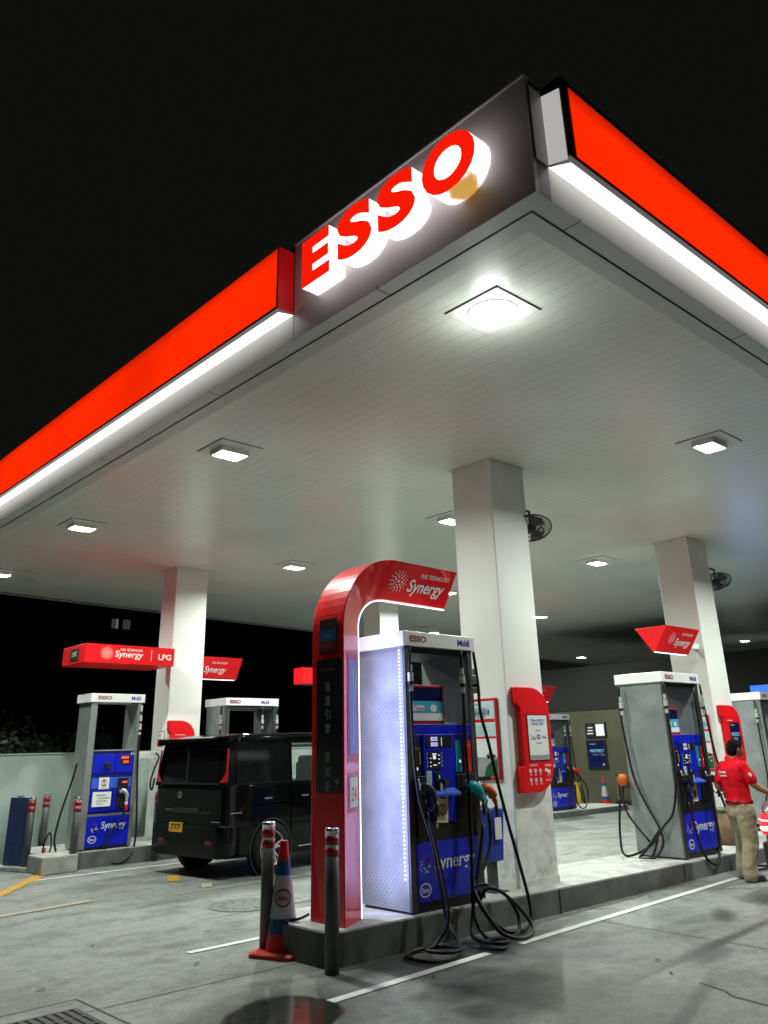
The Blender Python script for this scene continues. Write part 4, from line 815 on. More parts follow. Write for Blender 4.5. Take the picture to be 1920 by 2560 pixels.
def frame_poster(x, y0, y1, z0, z1, label):
    """red framed poster on a column side facing -x; y1 is the left edge"""
    t = thing('framed_poster', label, 'poster', (x, (y0+y1)/2, z0), 0, 'red framed posters on column sides')
    a = MB(); a.box(x-.025, x-.001, y0, y1, z0, z1, REDD); a.build('frame', t, bevel=.004)
    W = y1-y0; h = z1-z0; u = x-.027
    def bq(s0, s1, v0, v1, m, o=0.0): a.box(u-.001-o, u-o, y1-s1*W, y1-s0*W, z0+v0*h, z0+v1*h, m)
    a = MB(); bq(.08, .92, .035, .965, PAPER); bq(.09, .91, .75, .955, PALEB, .0015); bq(.09, .91, .70, .742, REDP, .0015); bq(.09, .91, .53, .69, PALEB, .0015); bq(.09, .91, .50, .525, REDP, .0015); bq(.09, .91, .04, .27, GREYP, .0015)
    pts = [(u-.003, y1-.91*W, z0+.04*h)]+[(u-.003, y1-(.91-.5*math.cos(q))*W, z0+(.04+.2*math.sin(q))*h) for q in [PI/2*k/8 for k in range(9)]]; a.add(pts, [tuple(range(len(pts)))], GREENP)
    def tx(s_, s0, v0, sz, m=INKB): a.text(s_, (u-.004, y1-s0*W, z0+v0*h), -Y_, Z_, sz, m, .005)
    tx('Smiles', .12, .915, .035, TEAL); tx('Esso Smiles', .20, .86, .034, INK); tx('加油為您設置', .14, .82, .038, INK); tx('驚喜優惠所有', .14, .785, .038, INK); tx('積分兌換豐富禮品', .14, .757, .02, INK)
    for k in range(6): bq(.12, .5+.35*random.random(), .545+.023*k, .550+.023*k, GREYP, .003)
    a.ell((u-.002, y1-.68*W, z0+.285*h), .003, .07, .022, INK, 8); a.ell((u-.002, y1-.66*W, z0+.305*h), .003, .045, .022, GREYP, 8)
    for yy in (.58, .78): a.ell((u-.004, y1-yy*W, z0+.268*h), .003, .014, .014, BLACK, 6)
    a.disc((u-.003, y1-.16*W, z0+.26*h), .014, Y_, Z_, REDP, 10); a.disc((u-.005, y1-.8*W, z0+.18*h), .012, Y_, Z_, PAPER, 10)
    a.build('poster_print', t); return t
frame_poster(7.186, 6.035, 6.415, 1.24, 2.08, 'red framed poster with a small car, on the left side of the central column')
frame_poster(12.946, 6.52, 6.80, 1.13, 1.96, 'red framed poster on the left side of the right column, behind the right pump')
# small box with hook on the left column
t = thing('hook_box', 'small white box with black handset hooked on the left column, right of the left pump', 'wall box', (7.0, 13.45, 1.5))
a = MB(); a.box(6.62, 7.185, 13.60, 13.72, 1.50, 1.62, COLUMN); a.build('bracket_box', t, bevel=.01)
a = MB(); a.tube([(7.0, 13.54, 1.60), (7.05, 13.5, 1.52), (6.98, 13.5, 1.35), (6.92, 13.5, 1.12), (6.96, 13.5, 1.02), (7.0, 13.5, 1.2)], .016, BLACK, 8, 5); a.build('handset', t, smooth=True)
a = MB(); a.box(7.183, 7.188, 13.62, 13.86, 1.70, 1.95, DRED); a.box(7.18, 7.1825, 13.63, 13.85, 1.82, 1.94, PAPER); a.text('NO', (7.178, 13.83, 1.85), -Y_, Z_, .08, DRED); tag(a.build('column_notice'), 'small faded red and white notice on the left column', 'notice')

# fans
def fan(x, y, z, xc, label):
    t = thing('wall_fan', label, 'fan', (x, y, z), 0, 'round black cage fans on the columns')
    T = Matrix.Translation((x, y, z))@Matrix.Rotation(R(-18), 4, 'X')@Matrix.Rotation(R(16), 4, 'Y')
    def tp(r, a_, h): return T@Vector((r*math.cos(a_), r*math.sin(a_), h))
    a = MB()
    def prof(q): return (.265*math.sin(q*PI/2), -.085*math.cos(q*PI/2))
    for k in range(36):
        a_ = 2*PI*k/36; a.tube([tp(prof(q)[0], a_, prof(q)[1]) for q in (.12, .4, .7, .9, 1)], .0035, BLACK, 4)
        a.tube([tp(prof(q)[0], a_, -prof(q)[1]) for q in (.12, .4, .7, .9, 1)], .0035, BLACK, 4)
    for rr, hh in ((.265, 0), (.16, -.068), (.16, .068), (.265, .012)): a.tube([tp(rr, 2*PI*k/32, hh) for k in range(33)], .007, BLACK, 6)
    a.build('cage', t)
    a = MB()
    for k in range(3):
        q0 = 2*PI*k/3; a.add([tp(.05, q0, 0), tp(.22, q0-.25, .02), tp(.24, q0+.3, 0), tp(.21, q0+.75, -.03), tp(.06, q0+.7, -.01)], [(0, 1, 2, 3, 4)], DGREY)
    a.build('blade_set', t)
    a = MB(); a.ell((x, y, z), .07, .07, .07, BLACK, 8); a.tube([(x, y, z+.05), (x, y, z+.22), (xc, y, z+.22)], .018, DGREY, 8); a.build('motor_arm', t, smooth=True)
    return t
fan(8.02, 6.0, 4.13, 7.85, 'black cage fan behind the central column near the ceiling')
fan(14.05, 6.55, 4.22, 13.6, 'black cage fan behind the right column near the ceiling')

# ================================================================== bollards, cones
def bollard_at(x, y, label, hgt=1.0):
    t = thing('bollard', label, 'bollard', (x, y, 0), 0, 'steel bollards with red bands')
    a = MB(); a.cyl((x, y, 0), .055, 0, hgt, GALV, 28); p_ = a.build('post', t, smooth=False)
    p_.data.polygons.foreach_set('use_smooth', [len(q.vertices) == 4 for q in p_.data.polygons])
    a = MB()
    for z0 in (hgt-.20, hgt-.115): a.cyl((x, y, 0), .0565, z0, z0+.066, mat('red_tape', srgb(150, 10, 20), .35, var=.1), 28)
    q_ = a.build('red_band', t); q_.data.polygons.foreach_set('use_smooth', [len(q.vertices) == 4 for q in q_.data.polygons])
    a = MB(); a.lathe([(.058, hgt-.03), (.059, hgt-.006), (.052, hgt+.006), (.03, hgt+.011), (.005, hgt+.012)], CHROME, (x, y, 0), 'z', 28); a.build('top_cap', t, smooth=True)
    return t
BC, BA, BB = (5.44, 12.86), (5.02, 13.55), (5.62, 14.55)
b0 = bollard_at(4.455, 5.55, 'nearest bollard, right of the cone and in front of the red arch')
dup(b0, (4.486, 6.477, 0), 'bollard left of the near cone, in front of the van wheel')
dup(b0, (BC[0], BC[1], 0), 'bollard standing in front of the left edge of the left pump')
dup(b0, (6.83, 13.0, 0), 'bollard between the left pump and the van')
dup(b0, (BA[0], BA[1], 0), 'bollard just right of the blue floor sign, slightly the nearer of two')
dup(b0, (BB[0], BB[1], 0), 'bollard against the green wall, rear one of the pair beside the blue floor sign')
dup(b0, (5.12, 14.35, 0), 'bollard mostly hidden behind the blue floor sign, only its cap showing')
def cone(x, y, label, s=1.0, rz=0.3, logo=True):
    t = thing('traffic_cone', label, 'traffic cone', (x, y, 0), rz, 'red, white and blue traffic cones')
    a = MB(); n = 8; pts = []
    for i in range(4):
        for k in range(5):
            aa = PI/2*i+PI/2*k/4; cx, cy = ((.17, .17), (-.17, .17), (-.17, -.17), (.17, -.17))[i]; pts.append((cx+.05*math.cos(aa), cy+.05*math.sin(aa)))
    a.loft([[Vector((px_*s*f_, py_*s*f_, z_*s)) for px_, py_ in pts] for f_, z_ in ((1, 0), (1.0, .03), (.93, .045))], CONE_R); a.build('base', t, bevel=.0, local=True)
    def rad(z_): return .155*(1-z_/.90)+.032*(z_/.90)
    a = MB()
    for z0, z1, m in ((.045, .17, CONE_R), (.17, .285, CONE_B), (.285, .61, CONE_W), (.61, .725, CONE_B), (.725, .84, CONE_R), (.84, .88, CONE_R)):
        nn = 28; a.add([(rad(z)*s*math.cos(2*PI*k/nn), rad(z)*s*math.sin(2*PI*k/nn), z*s) for z in (z0, z1) for k in range(nn)], [(k, (k+1) % nn, nn+(k+1) % nn, nn+k) for k in range(nn)], m)
    a.lathe([(.034*s, .88*s), (.030*s, .885*s), (.02*s, .885*s), (.018*s, .80*s)], CONE_R); a.build('body', t, smooth=True, local=True)
    if logo:
        a = MB(); th0 = math.atan2(-y, -x)-rz; INKL = mat('logo_navy', srgb(18, 20, 50), .5); 
        # wrap the oval emblem round the cone
        def wrap(u, v, off):
            zz = .44+v; r_ = (rad(zz)+off)*s; q = th0+u/ rad(zz)
            return Vector((r_*math.cos(q), r_*math.sin(q), zz*s))
        nn = 36
        a.add([wrap(.075*math.cos(2*PI*k/nn), .07*math.sin(2*PI*k/nn), .0012) for k in range(nn)]+[wrap(.063*math.cos(2*PI*k/nn), .058*math.sin(2*PI*k/nn), .0012) for k in range(nn)], [(k, (k+1) % nn, nn+(k+1) % nn, nn+k) for k in range(nn)], INKL)
        vs, fs = text_geo('Esso', .03); x0_ = min(q.x for q in vs); x1_ = max(q.x for q in vs)
        a.add([wrap((q.x-(x0_+x1_)/2)/(x1_-x0_)*.092, (q.y-.33)*.055, .0014) for q in vs], fs, DRED); a.build('emblem', t, local=True)
    return t
cone(4.57, 6.36, 'near traffic cone with oval emblem, between the two near bollards', .97, 0.4)
cone(20.2, 13.45, 'small distant traffic cone by the olive wall', .78, .3, False)

# blue floor sign at the left edge
t = thing('floor_sign', 'faded dark blue standing sign board at the left edge of the photo', 'sign board', (4.9, 13.8, 0))
a = MB(); T = Matrix.Translation((4.93, 13.80, 0))@Matrix.Rotation(R(-68), 4, 'Z')
a.box(-.20, .20, -.02, .02, .06, 1.0, mat('faded_blue_print', srgb(28, 44, 96), .5, var=.15), T); bd = a.build('board', t, bevel=.005)
a = MB(); 
for q, tx in enumerate(('自助', '加油', '服務', '優惠')): a.text(tx, T@Vector((-.15, -.022, .70-.16*q)), T.to_3x3()@X_, Z_, .13, mat('faded_text', srgb(48, 62, 108), .5))
a.build('lettering', bd)
a = MB(); a.box(-.32, .62, -.13, .13, .0, .06, CONC, T); a.box(.20, .25, -.03, .03, .06, 1.0, GREY, T); a.build('stand', t, bevel=.01)
a = MB(); a.tube([(5.2, 13.45, .05), (5.22, 13.42, .35), (5.3, 13.45, .5), (5.34, 13.45, .3), (5.26, 13.42, .1)], .012, RUBBER, 6, 5); a.tube([(5.21, 13.41, .1), (5.23, 13.4, .3)], .016, DRED, 6); tag(a.build('looped_cable', smooth=True), 'looped cable hanging by the bollards at left', 'cable')
# manhole, drain
a = MB(); a.lathe([(.40, .001), (.40, .006), (.36, .006), (.36, .004), (.005, .004)], mat('manhole_iron', (.13, .14, .13), .55, var=.35, scale=25, bump=.5, bscale=40), (5.62, 8.55, 0), 'z', 40)
for k in range(12): 
    aa = 2*PI*k/12; a.box(-.03, .03, -.006, .006, .004, .008, KERB, Matrix.Translation((5.62+.24*math.cos(aa), 8.55+.24*math.sin(aa), 0))@Matrix.Rotation(aa, 4, 'Z'))
tag(a.build('manhole_cover'), 'round iron manhole cover in the forecourt left of the near bollards', 'manhole cover')
t = thing('drain_grate', 'dark iron drain grate at the bottom left corner', 'drain grate', (2.3, 5.9, 0))
a = MB(); a.box(1.6, 2.72, 5.35, 6.16, .001, .004, mat('grate_pit', (.015, .015, .014), .8)); a.build('pit', t)
a = MB()
for k in range(19): a.box(1.62+.06*k, 1.655+.06*k, 5.36, 6.15, .004, .009, mat('grate_iron', (.03, .028, .026), .6, metal=.3))
for k in range(5): a.box(1.6, 2.72, 5.36+.19*k, 5.385+.19*k, .0045, .0095, mat('grate_iron'))
a.build('bars', t)
# leaf litter and specks
for i, (x, y) in enumerate(((2.75, 6.8), (3.6, 7.9), (4.9, 4.9), (6.4, 3.95), (6.15, 3.7), (7.9, 5.45), (8.3, 5.5), (4.6, 7.6), (8.6, 5.52), (3.9, 6.6))):
    a = MB(); q = random.uniform(0, 6); T = Matrix.Translation((x, y, .008))@Matrix.Rotation(q, 4, 'Z')
    a.add([T@Vector(v) for v in ((-.035, 0, 0), (-.01, -.012, .006), (.03, -.004, .002), (.04, .006, .008), (0, .014, .003))], [(0, 1, 2, 3, 4)], mat('leaf_brown', (.05, .045, .03), .7) if i not in (5, 6, 8) else mat('leaf_pale', (.4, .35, .3), .7))
    tag(a.build('fallen_leaf'), 'small fallen leaf lying on the concrete forecourt', 'leaf', 'scattered leaves on the forecourt')

# ================================================================== LEFT WALL, TREES, FAR BUILDING
a = MB(); a.box(-25, 14.5, 14.95, 15.15, 0, 1.62, mat('green_grey_render', (.36, .46, .41), .7, var=.12, scale=1.5, bump=.15)); a.box(-25, 14.5, 14.93, 15.17, 1.62, 1.64, mat('green_grey_render')); tag(a.build('boundary_wall'), 'low pale green rendered wall behind the left pump', 'wall')
LEAF = mat('tree_leaf', (.005, .014, .004), .6, var=.4, scale=3)
BARK = mat('tree_bark', (.06, .05, .035), .8, var=.3)
def tree(x, y, z, hgt, rad, seed, label):
    t = thing('tree', label, 'tree', (x, y, z), 0, 'dark trees beyond the green wall'); rnd = random.Random(seed)
    a = MB(); a.tube([(x, y, z), (x+.1, y, z+hgt*.35), (x-.05, y+.1, z+hgt*.65)], [.14, .1, .05], BARK, 8, 4)
    for k in range(5):
        aa = rnd.uniform(0, 6.28); a.tube([(x, y, z+hgt*.35), (x+rad*.4*math.cos(aa), y+rad*.4*math.sin(aa), z+hgt*.6), (x+rad*.7*math.cos(aa), y+rad*.7*math.sin(aa), z+hgt*.75)], [.06, .04, .015], BARK, 6, 3)
    a.build('trunk', t, smooth=True)
    a = MB(); cl = [(x+rnd.gauss(0, .5)*rad, y+rnd.gauss(0, .5)*rad, z+hgt*(.68+rnd.uniform(-.28, .28)), rnd.uniform(.25, .5)*rad) for _ in range(22)]
    for cx, cy, cz, cr in cl:
        for _ in range(130):
            d = Vector((rnd.gauss(0, 1), rnd.gauss(0, 1), rnd.gauss(0, .8))).normalized()*cr*rnd.uniform(.5, 1.05); q = Vector((cx, cy, cz))+d
            u_ = Vector((rnd.gauss(0, 1), rnd.gauss(0, 1), rnd.gauss(0, 1))).normalized()*.09; v_ = u_.orthogonal().normalized()*.04
            a.add([q-u_, q+v_, q+u_, q-v_], [(0, 1, 2, 3)], LEAF)
    a.build('crown', t); return t
tree(6.6, 20.0, 0, 2.2, 1.3, 1, 'dark leafy tree above the green wall, just left of the left pump')
tree(5.0, 20.2, 0, 2.0, 1.0, 2, 'dark leafy tree above the green wall at the left edge of the photo')
tree(8.4, 21.5, 0, 1.9, 1.2, 3, 'dark leafy tree hidden behind the left pump')
t = thing('apartment_building', 'unlit distant building with two dim windows, seen left of the left column', 'building', (27, 59, 0))
a = MB(); a.box(20, 48, 59, 70, 0, 17, mat('night_wall', (.01, .01, .009), .9)); a.build('wall', t)
DW = mat('dim_window', (.1, .1, .1), .5, emit=(.5, .5, .47), es=.07); DW2 = mat('dim_window_bright', (.1, .1, .1), .5, emit=(.6, .6, .56), es=.2)
a = MB(); a.box(26.05, 26.75, 58.95, 59, 10.35, 11.2, DGREY); wn = a.build('window', t); a = MB(); a.box(26.12, 26.4, 58.92, 58.94, 10.42, 11.12, DW); a.box(26.45, 26.62, 58.92, 58.94, 10.42, 11.12, DW2); a.build('pane', wn)
a = MB(); a.box(26.95, 27.65, 58.95, 59, 10.35, 11.2, DGREY); wn = a.build('window', t); a = MB(); a.box(27.0, 27.58, 58.92, 58.94, 10.42, 11.12, DW); a.build('pane', wn)

# ================================================================== STATION BUILDING at the back
WX = 20.7
OLIVE = mat('olive_wall', (.06, .06, .033), .75, var=.18, scale=1.5, bump=.1)
DARKW = mat('dark_upper_wall', (.006, .006, .005), .8, var=.1)
t = thing('shop_building', 'olive walled station building at the back with dark upper part and lit shop front', 'building', (WX, 9, 0))
a = MB(); a.box(WX, WX+9, 1.0, 16.2, -.02, 2.45, OLIVE); a.build('wall', t)
a = MB(); a.box(WX-.02, WX+9.02, .98, 16.22, 2.45, 3.66, DARKW); a.build('upper_wall', t)
a = MB(); a.box(WX-.03, WX-.001, 6.2, 9.78, 1.86, 2.14, mat('shop_band', (.36, .34, .24), .6, var=.1)); bd = a.build('sign_band', t)
a = MB(); u = WX-.033; a.text('下', (u, 9.57, 1.925), -Y_, Z_, 1, INK, .01, fit=(.15, .15)); a.text('載', (u, 9.34, 1.915), -Y_, Z_, 1, INK, .01, fit=(.16, .17)); a.text('G', (u, 9.14, 1.915), -Y_, Z_, 1, PAPER, .03, fit=(.11, .14)); a.build('lettering', bd)
LITW = mat('lit_shop_interior', (.6, .6, .6), .5, emit=(.75, .78, .72), es=.38)
a = MB(); a.box(WX-.02, WX-.001, 6.2, 9.33, .02, 1.86, LITW); wn = a.build('shop_window', t)
a = MB(); a.box(WX-.035, WX-.0205, 9.27, 9.34, .02, 1.86, CAPW); a.box(WX-.034, WX-.0205, 6.2, 9.27, 1.80, 1.86, CAPW); a.build('frame', wn)
a = MB(); rnd = random.Random(9)
cols = [REDP, TEAL, PAPER, GREENP, YELP, REDP, DRED, SKYP, BLACK, PALEB]
for r_ in range(6):
    for c_ in range(22):
        yy = 9.22-.14*c_; zz = .22+.26*r_
        a.box(WX-.10, WX-.022, yy-.12, yy-.01, zz, zz+rnd.uniform(.12, .22), cols[rnd.randrange(10)])
a.build('goods', t)
a = MB(); a.box(WX-.12, WX-.101, 8.93, 9.20, .80, 1.02, YELP); a.build('yellow_notice', t)
BLU = mat('blue_light_box', (.05, .1, .5), .4, emit=(.05, .22, 1.0), es=.9); BLU2 = mat('blue_light_core', (.1, .2, .6), .4, emit=(.25, .5, 1.0), es=1.1)
t2 = thing('light_box_sign', 'glowing blue light box sign over the shop at the right edge', 'sign', (WX-.1, 8, 2.15))
a = MB(); a.box(WX-.10, WX-.025, 6.3, 9.20, 2.16, 2.80, BLU); a.build('sign_face', t2); a = MB(); a.box(WX-.104, WX-.101, 6.5, 9.08, 2.26, 2.62, BLU2); a.build('bright_core', t2)
l = bpy.data.lights.new('blue_glow', 'AREA'); l.size = .8; l.energy = 5; l.color = (.15, .3, 1); lo = bpy.data.objects.new('blue_glow', l); COL.objects.link(lo); lo.parent = t2; lo.location = (-.25, .4, .5); lo.rotation_euler = (0, R(60), 0)
def wall_panel(name, label, cat, y0, y1, z0, z1, draw):
    t = thing(name, label, cat, (WX-.01, (y0+y1)/2, z0)); a = MB(); a.box(WX-.04, WX-.002, y0, y1, z0, z1, BLACK); a.build('panel', t, bevel=.004); a = MB(); draw(a, WX-.042); a.build('print', t); return t
def d1(a, u):
    a.box(u-.001, u, 13.55, 13.82, 1.75, 2.06, SCRW)
    for k in range(3): a.box(u-.001, u, 13.92, 14.12-.02*k, 1.80+.08*k, 1.83+.08*k, mat('dim_screen', (.3, .3, .3), .4, emit=(.8, .9, .9), es=.5))
wall_panel('wall_screen', 'dark wall screen with a bright white half on the olive wall', 'screen', 13.49, 14.18, 1.71, 2.10, d1)
def d2(a, u):
    a.box(u-.001, u, 13.60, 14.14, .94, 1.60, NAVY); a.text('PROTECT', (u-.003, 14.08, 1.32), -Y_, Z_, 1, SCRT, .01, .1, fit=(.46, .075)); a.text('保護引擎 一路如新', (u-.003, 14.02, 1.24), -Y_, Z_, .05, mat('panel_text')); a.text('Synergy Supreme', (u-.003, 14.08, 1.53), -Y_, Z_, .03, PAPER); oval_logo(a, (u-.003, 13.68, 1.0), .035, -Y_, Z_, PAPER)
wall_panel('wall_poster', 'dark blue poster under the wall screen on the olive wall', 'poster', 13.55, 14.20, .89, 1.65, d2)
for y0, y1, z0, z1, lb in ((9.60, 9.80, 1.66, 1.85, 'red paper poster beside the shop sign, above the attendant head'), (9.58, 9.76, .88, 1.04, 'red paper poster on the olive wall right of the attendant')):
    a = MB(); a.box(WX-.012, WX-.002, y0, y1, z0, z1, REDP); a.box(WX-.014, WX-.0125, y0+.03, y1-.03, z0+.06, z0+.10, PAPER); tag(a.build('paper_poster'), lb, 'poster')
a = MB(); a.box(WX-.012, WX-.002, 9.40, 9.58, .55, .77, PAPER); a.disc((WX-.014, 9.49, .64), .06, -Y_, Z_, GREYP, 16, .03); a.box(WX-.014, WX-.0125, 9.42, 9.56, .73, .765, REDP); a.box(WX-.014, WX-.0125, 9.42, 9.435, .66, .73, REDP); a.box(WX-.014, WX-.0125, 9.545, 9.56, .66, .73, REDP); tag(a.build('ring_notice'), 'white notice with red border and grey ring on the olive wall', 'notice')
# yellow cleaning stand, pipe rail at back
t = thing('wet_floor_stand', 'yellow A shaped floor stand behind the distant pump', 'floor stand', (19.6, 14.2, 0))
a = MB(); a.box(-.18, .18, -.012, .012, 0, .62, YELP, Matrix.Translation((18.9, 13.55, 0))@Matrix.Rotation(R(-40), 4, 'Z')@Matrix.Rotation(R(12), 4, 'X')); a.build('panel', t)
a = MB(); a.box(-.18, .18, -.012, .012, 0, .62, YELP, Matrix.Translation((18.98, 13.72, 0))@Matrix.Rotation(R(-40), 4, 'Z')@Matrix.Rotation(R(-10), 4, 'X')); a.build('panel', t)
a = MB(); a.box(20.45, 20.65, 12.2, 13.3, 0, .10, BLACK); a.box(20.5, 20.6, 12.2, 12.25, 0, .75, mat('rust_brown', (.12, .07, .04), .7)); a.box(20.5, 20.6, 13.2, 13.25, 0, .75, mat('rust_brown')); a.box(20.5, 20.6, 12.2, 13.25, .72, .75, mat('rust_brown')); tag(a.build('low_rail'), 'low brown rail against the olive wall right of the distant cone', 'rail')
t = thing('waste_bin', 'brown bin between the right pump and the attendant', 'bin', (12.2, 6.25, .15))
a = MB(); a.lathe([(.15, .17), (.165, .3), (.17, .60)], mat('bin_brown', (.16, .10, .06), .7, var=.3), (12.25, 6.15, 0), 'z', 20); a.build('drum', t, smooth=True); a = MB(); a.lathe([(.175, .60), (.178, .63), (.15, .66), (.02, .665)], mat('bin_lid_green', (.06, .07, .03), .6), (12.25, 6.15, 0), 'z', 20); a.build('lid', t, smooth=True)
# ================================================================== VAN (local x = heading, y = left)
CARB = mat('car_black', (.002, .0024, .0024), .09, var=.2, scale=2, spec=.2)
GLB = mat('privacy_glass', (.004, .005, .005), .05, var=.1, spec=.4)
GLC = mat('clear_tinted_glass', (.10, .13, .12), .03, var=.02, alpha=.22)
TLR = mat('tail_lamp_red', srgb(150, 6, 16), .12, coat=.8, emit=(.5, .003, .012), es=.03)
TYRE = mat('tyre', (.008, .008, .008), .8, var=.2, bump=.2, spec=.15)
ALLOY = mat('alloy', (.62, .60, .56), .3, metal=.85)
def wheel(t, cx, side, y, r=.325, name='wheel'):
    a = MB(); a.lathe([(r-.10, -.10), (r-.02, -.105), (r, -.08), (r, .08), (r-.02, .105), (r-.10, .10)], TYRE, (cx, y, r), 'y', 36, caps=False); w_ = a.build(name, t, smooth=True, local=True)
    a = MB(); s_ = side; yo = y+s_*.092
    a.lathe([(.222, yo+s_*.004), (.214, yo+s_*.012), (.205, yo), (.20, yo-s_*.05)], ALLOY, (cx, 0, r), 'y', 36, caps=False)
    a.lathe([(.205, yo-s_*.06), (.01, yo-s_*.06)], BLACK, (cx, 0, r), 'y', 24)
    for k in range(5):
        for dq in (-.13, .13):
            q = 2*PI*k/5+.3; c0 = Vector((cx+.05*math.cos(q+dq), yo-s_*.01, r+.05*math.sin(q+dq))); c1 = Vector((cx+.207*math.cos(q+dq*1.4), yo-s_*.004, r+.207*math.sin(q+dq*1.4)))
            n_ = (c1-c0).cross(Y_).normalized()*.011; a.add([c0-n_*1.5, c1-n_*.8, c1+n_*.8, c0+n_*1.5], [(0, 1, 2, 3)], ALLOY)
    a.lathe([(.055, yo), (.03, yo+s_*.008), (.004, yo+s_*.01)], ALLOY, (cx, 0, r), 'y', 16); a.build('rim', w_, local=True)
    return w_
v = thing('van', 'black boxy people carrier seen from behind left of the red arch', 'van', (7.13, 11.12, 0), R(6.0))
def ring(x, w_, zb, zt_, rb=.07, rt_=.05, inset=0.0):
    """rounded rectangle cross-section in the yz plane; inset narrows the top (tumblehome)"""
    pts = []
    for cy, cz, a0, rr in ((w_-rb, zb+rb, -PI/2, rb), (w_-inset-rt_, zt_-rt_, 0, rt_), (-(w_-inset-rt_), zt_-rt_, PI/2, rt_), (-(w_-rb), zb+rb, PI, rb)):
        for k in range(5):
            q = a0+PI/2*k/4; pts.append(Vector((x, cy+rr*math.cos(q), cz+rr*math.sin(q))))
    return pts
a = MB(); a.loft([ring(x, w_, zb, zt_, .06, .05) for x, w_, zb, zt_ in ((-.875, .74, .30, 1.10), (-.865, .80, .27, 1.17), (-.80, .838, .25, 1.18), (-.4, .845, .24, 1.18), (1.0, .848, .20, 1.17), (2.6, .848, .20, 1.14), (3.1, .84, .20, 1.05), (3.6, .81, .22, .95), (3.78, .72, .28, .80), (3.84, .62, .34, .62))], CARB); a.build('body', v, smooth=True, bevel=0, local=True)
o_ = v.children[0]; o_.data.polygons.foreach_set('use_smooth', [len(q.vertices) == 4 for q in o_.data.polygons])
a = MB(); a.loft([ring(x, w_, z0_, z1_, .02, .06, .0) for x, w_, z0_, z1_ in ((-.80, .66, 1.70, 1.765), (-.74, .74, 1.69, 1.80), (-.5, .765, 1.68, 1.825), (.8, .775, 1.68, 1.84), (1.8, .765, 1.68, 1.83), (2.2, .72, 1.69, 1.79), (2.35, .66, 1.70, 1.75))], CARB); a.build('roof', v, smooth=True, local=True)
for sgn in (1, -1):
    for xb, xt, wd in ((-.80, -.72, .16), (.30, .32, .07), (1.45, 1.45, .07), (2.95, 2.25, .07)):
        a = MB(); a.loft([[Vector((x+dx, sgn*(yy+dy), z)) for dx, dy in ((-wd/2, -.03), (wd/2, -.03), (wd/2, 0), (-wd/2, 0))] for x, yy, z in ((xb, .835, 1.15), (xt, .775, 1.72))], CARB); a.build('pillar', v, local=True)
a = MB()
a.loft([[Vector((-.86+dx, y_, 1.62)) for dx, y_ in ((0, -.72), (.06, -.72), (.06, .72), (0, .72))], [Vector((-.80+dx, y_, 1.74)) for dx, y_ in ((0, -.72), (.06, -.72), (.06, .72), (0, .72))]], CARB); a.build('gate_header', v, local=True)
for sgn in (1, -1):
    a = MB(); a.add([Vector((x, sgn*y_, z)) for x, y_, z in ((-.70, .838, 1.17), (.28, .838, 1.17), (.29, .782, 1.70), (-.66, .782, 1.70))], [(0, 1, 2, 3)], GLB); a.build('quarter_glass', v, local=True)
for sgn in (1, -1):
    for x0_, x1_, xt0, xt1 in ((.34, 1.42, .35, 1.42), (1.49, 2.90, 1.49, 2.2)):
        a = MB(); a.add([Vector((x, sgn*y_, z)) for x, y_, z in ((x0_, .836, 1.17), (x1_, .836, 1.17), (xt1, .782, 1.70), (xt0, .782, 1.70))], [(0, 1, 2, 3)], GLC); a.build('side_glass', v, local=True)
a = MB(); a.add([(2.98, -.76, 1.15), (2.98, .76, 1.15), (2.28, .70, 1.72), (2.28, -.70, 1.72)], [(0, 1, 2, 3)], GLC); a.build('windscreen', v, local=True)
a = MB(); a.add([(-.872, -.66, 1.19), (-.872, .66, 1.19), (-.825, .64, 1.66), (-.825, -.64, 1.66)], [(0, 1, 2, 3)], GLB); a.box(-.878, -.868, -.70, .70, 1.165, 1.185, mat('gloss_trim', (.05, .05, .05), .12, metal=.8)); a.box(-.88, -.83, .05, .075, 1.19, 1.66, BLACK); a.build('rear_window', v, local=True)
for q in ((-.76, .05, -.72, .72, 1.15, 1.70), (1.0, 1.12, -.70, -.15, 1.0, 1.42), (1.75, 1.9, .12, .62, 1.0, 1.5)):
    a = MB(); a.box(*q, BLACK); a.build('seat', v, bevel=.04, local=True)
a = MB(); a.prism([(-.90, -.70, 1.80), (-.98, -.62, 1.77), (-.99, .62, 1.77), (-.93, .72, 1.79), (-.70, .72, 1.81), (-.70, -.72, 1.81)], (0, 0, -.035), CARB); a.box(-.96, -.93, .64, .72, 1.69, 1.77, CARB); a.box(-.94, -.80, .69, .72, 1.70, 1.78, CARB); fixn(a.build('roof_spoiler', v, bevel=.012, local=True))
for sgn in (1, -1):
    a = MB(); a.prism([(-.880, sgn*.69, 1.195), (-.872, sgn*.835, 1.195), (-.838, sgn*.805, 1.63), (-.842, sgn*.793, 1.63), (-.867, sgn*.812, 1.33), (-.875, sgn*.76, 1.25)], (.02, 0, 0), TLR); fixn(a.build('tail_lamp', v, local=True))
a = MB(); a.loft([ring(x, w_, .26, .66, .04, .03) for x, w_ in ((-.915, .70), (-.905, .79), (-.85, .845), (-.62, .855))], CARB); bp_ = a.build('rear_bumper', v, smooth=True, local=True); bp_.data.polygons.foreach_set('use_smooth', [len(q.vertices) == 4 for q in bp_.data.polygons])
for q in (-.62, .48): a = MB(); a.box(-.918, -.90, q, q+.14, .42, .47, mat('reflector_red', srgb(90, 4, 8), .2, coat=.4)); a.build('reflector', bp_, local=True)
a = MB(); a.box(-.885, -.86, -.55, .55, .80, .83, mat('gloss_trim')); a.box(-.895, -.874, -.16, .52, .835, .845, CHROME); a.build('gate_trim', v, bevel=.004, local=True)
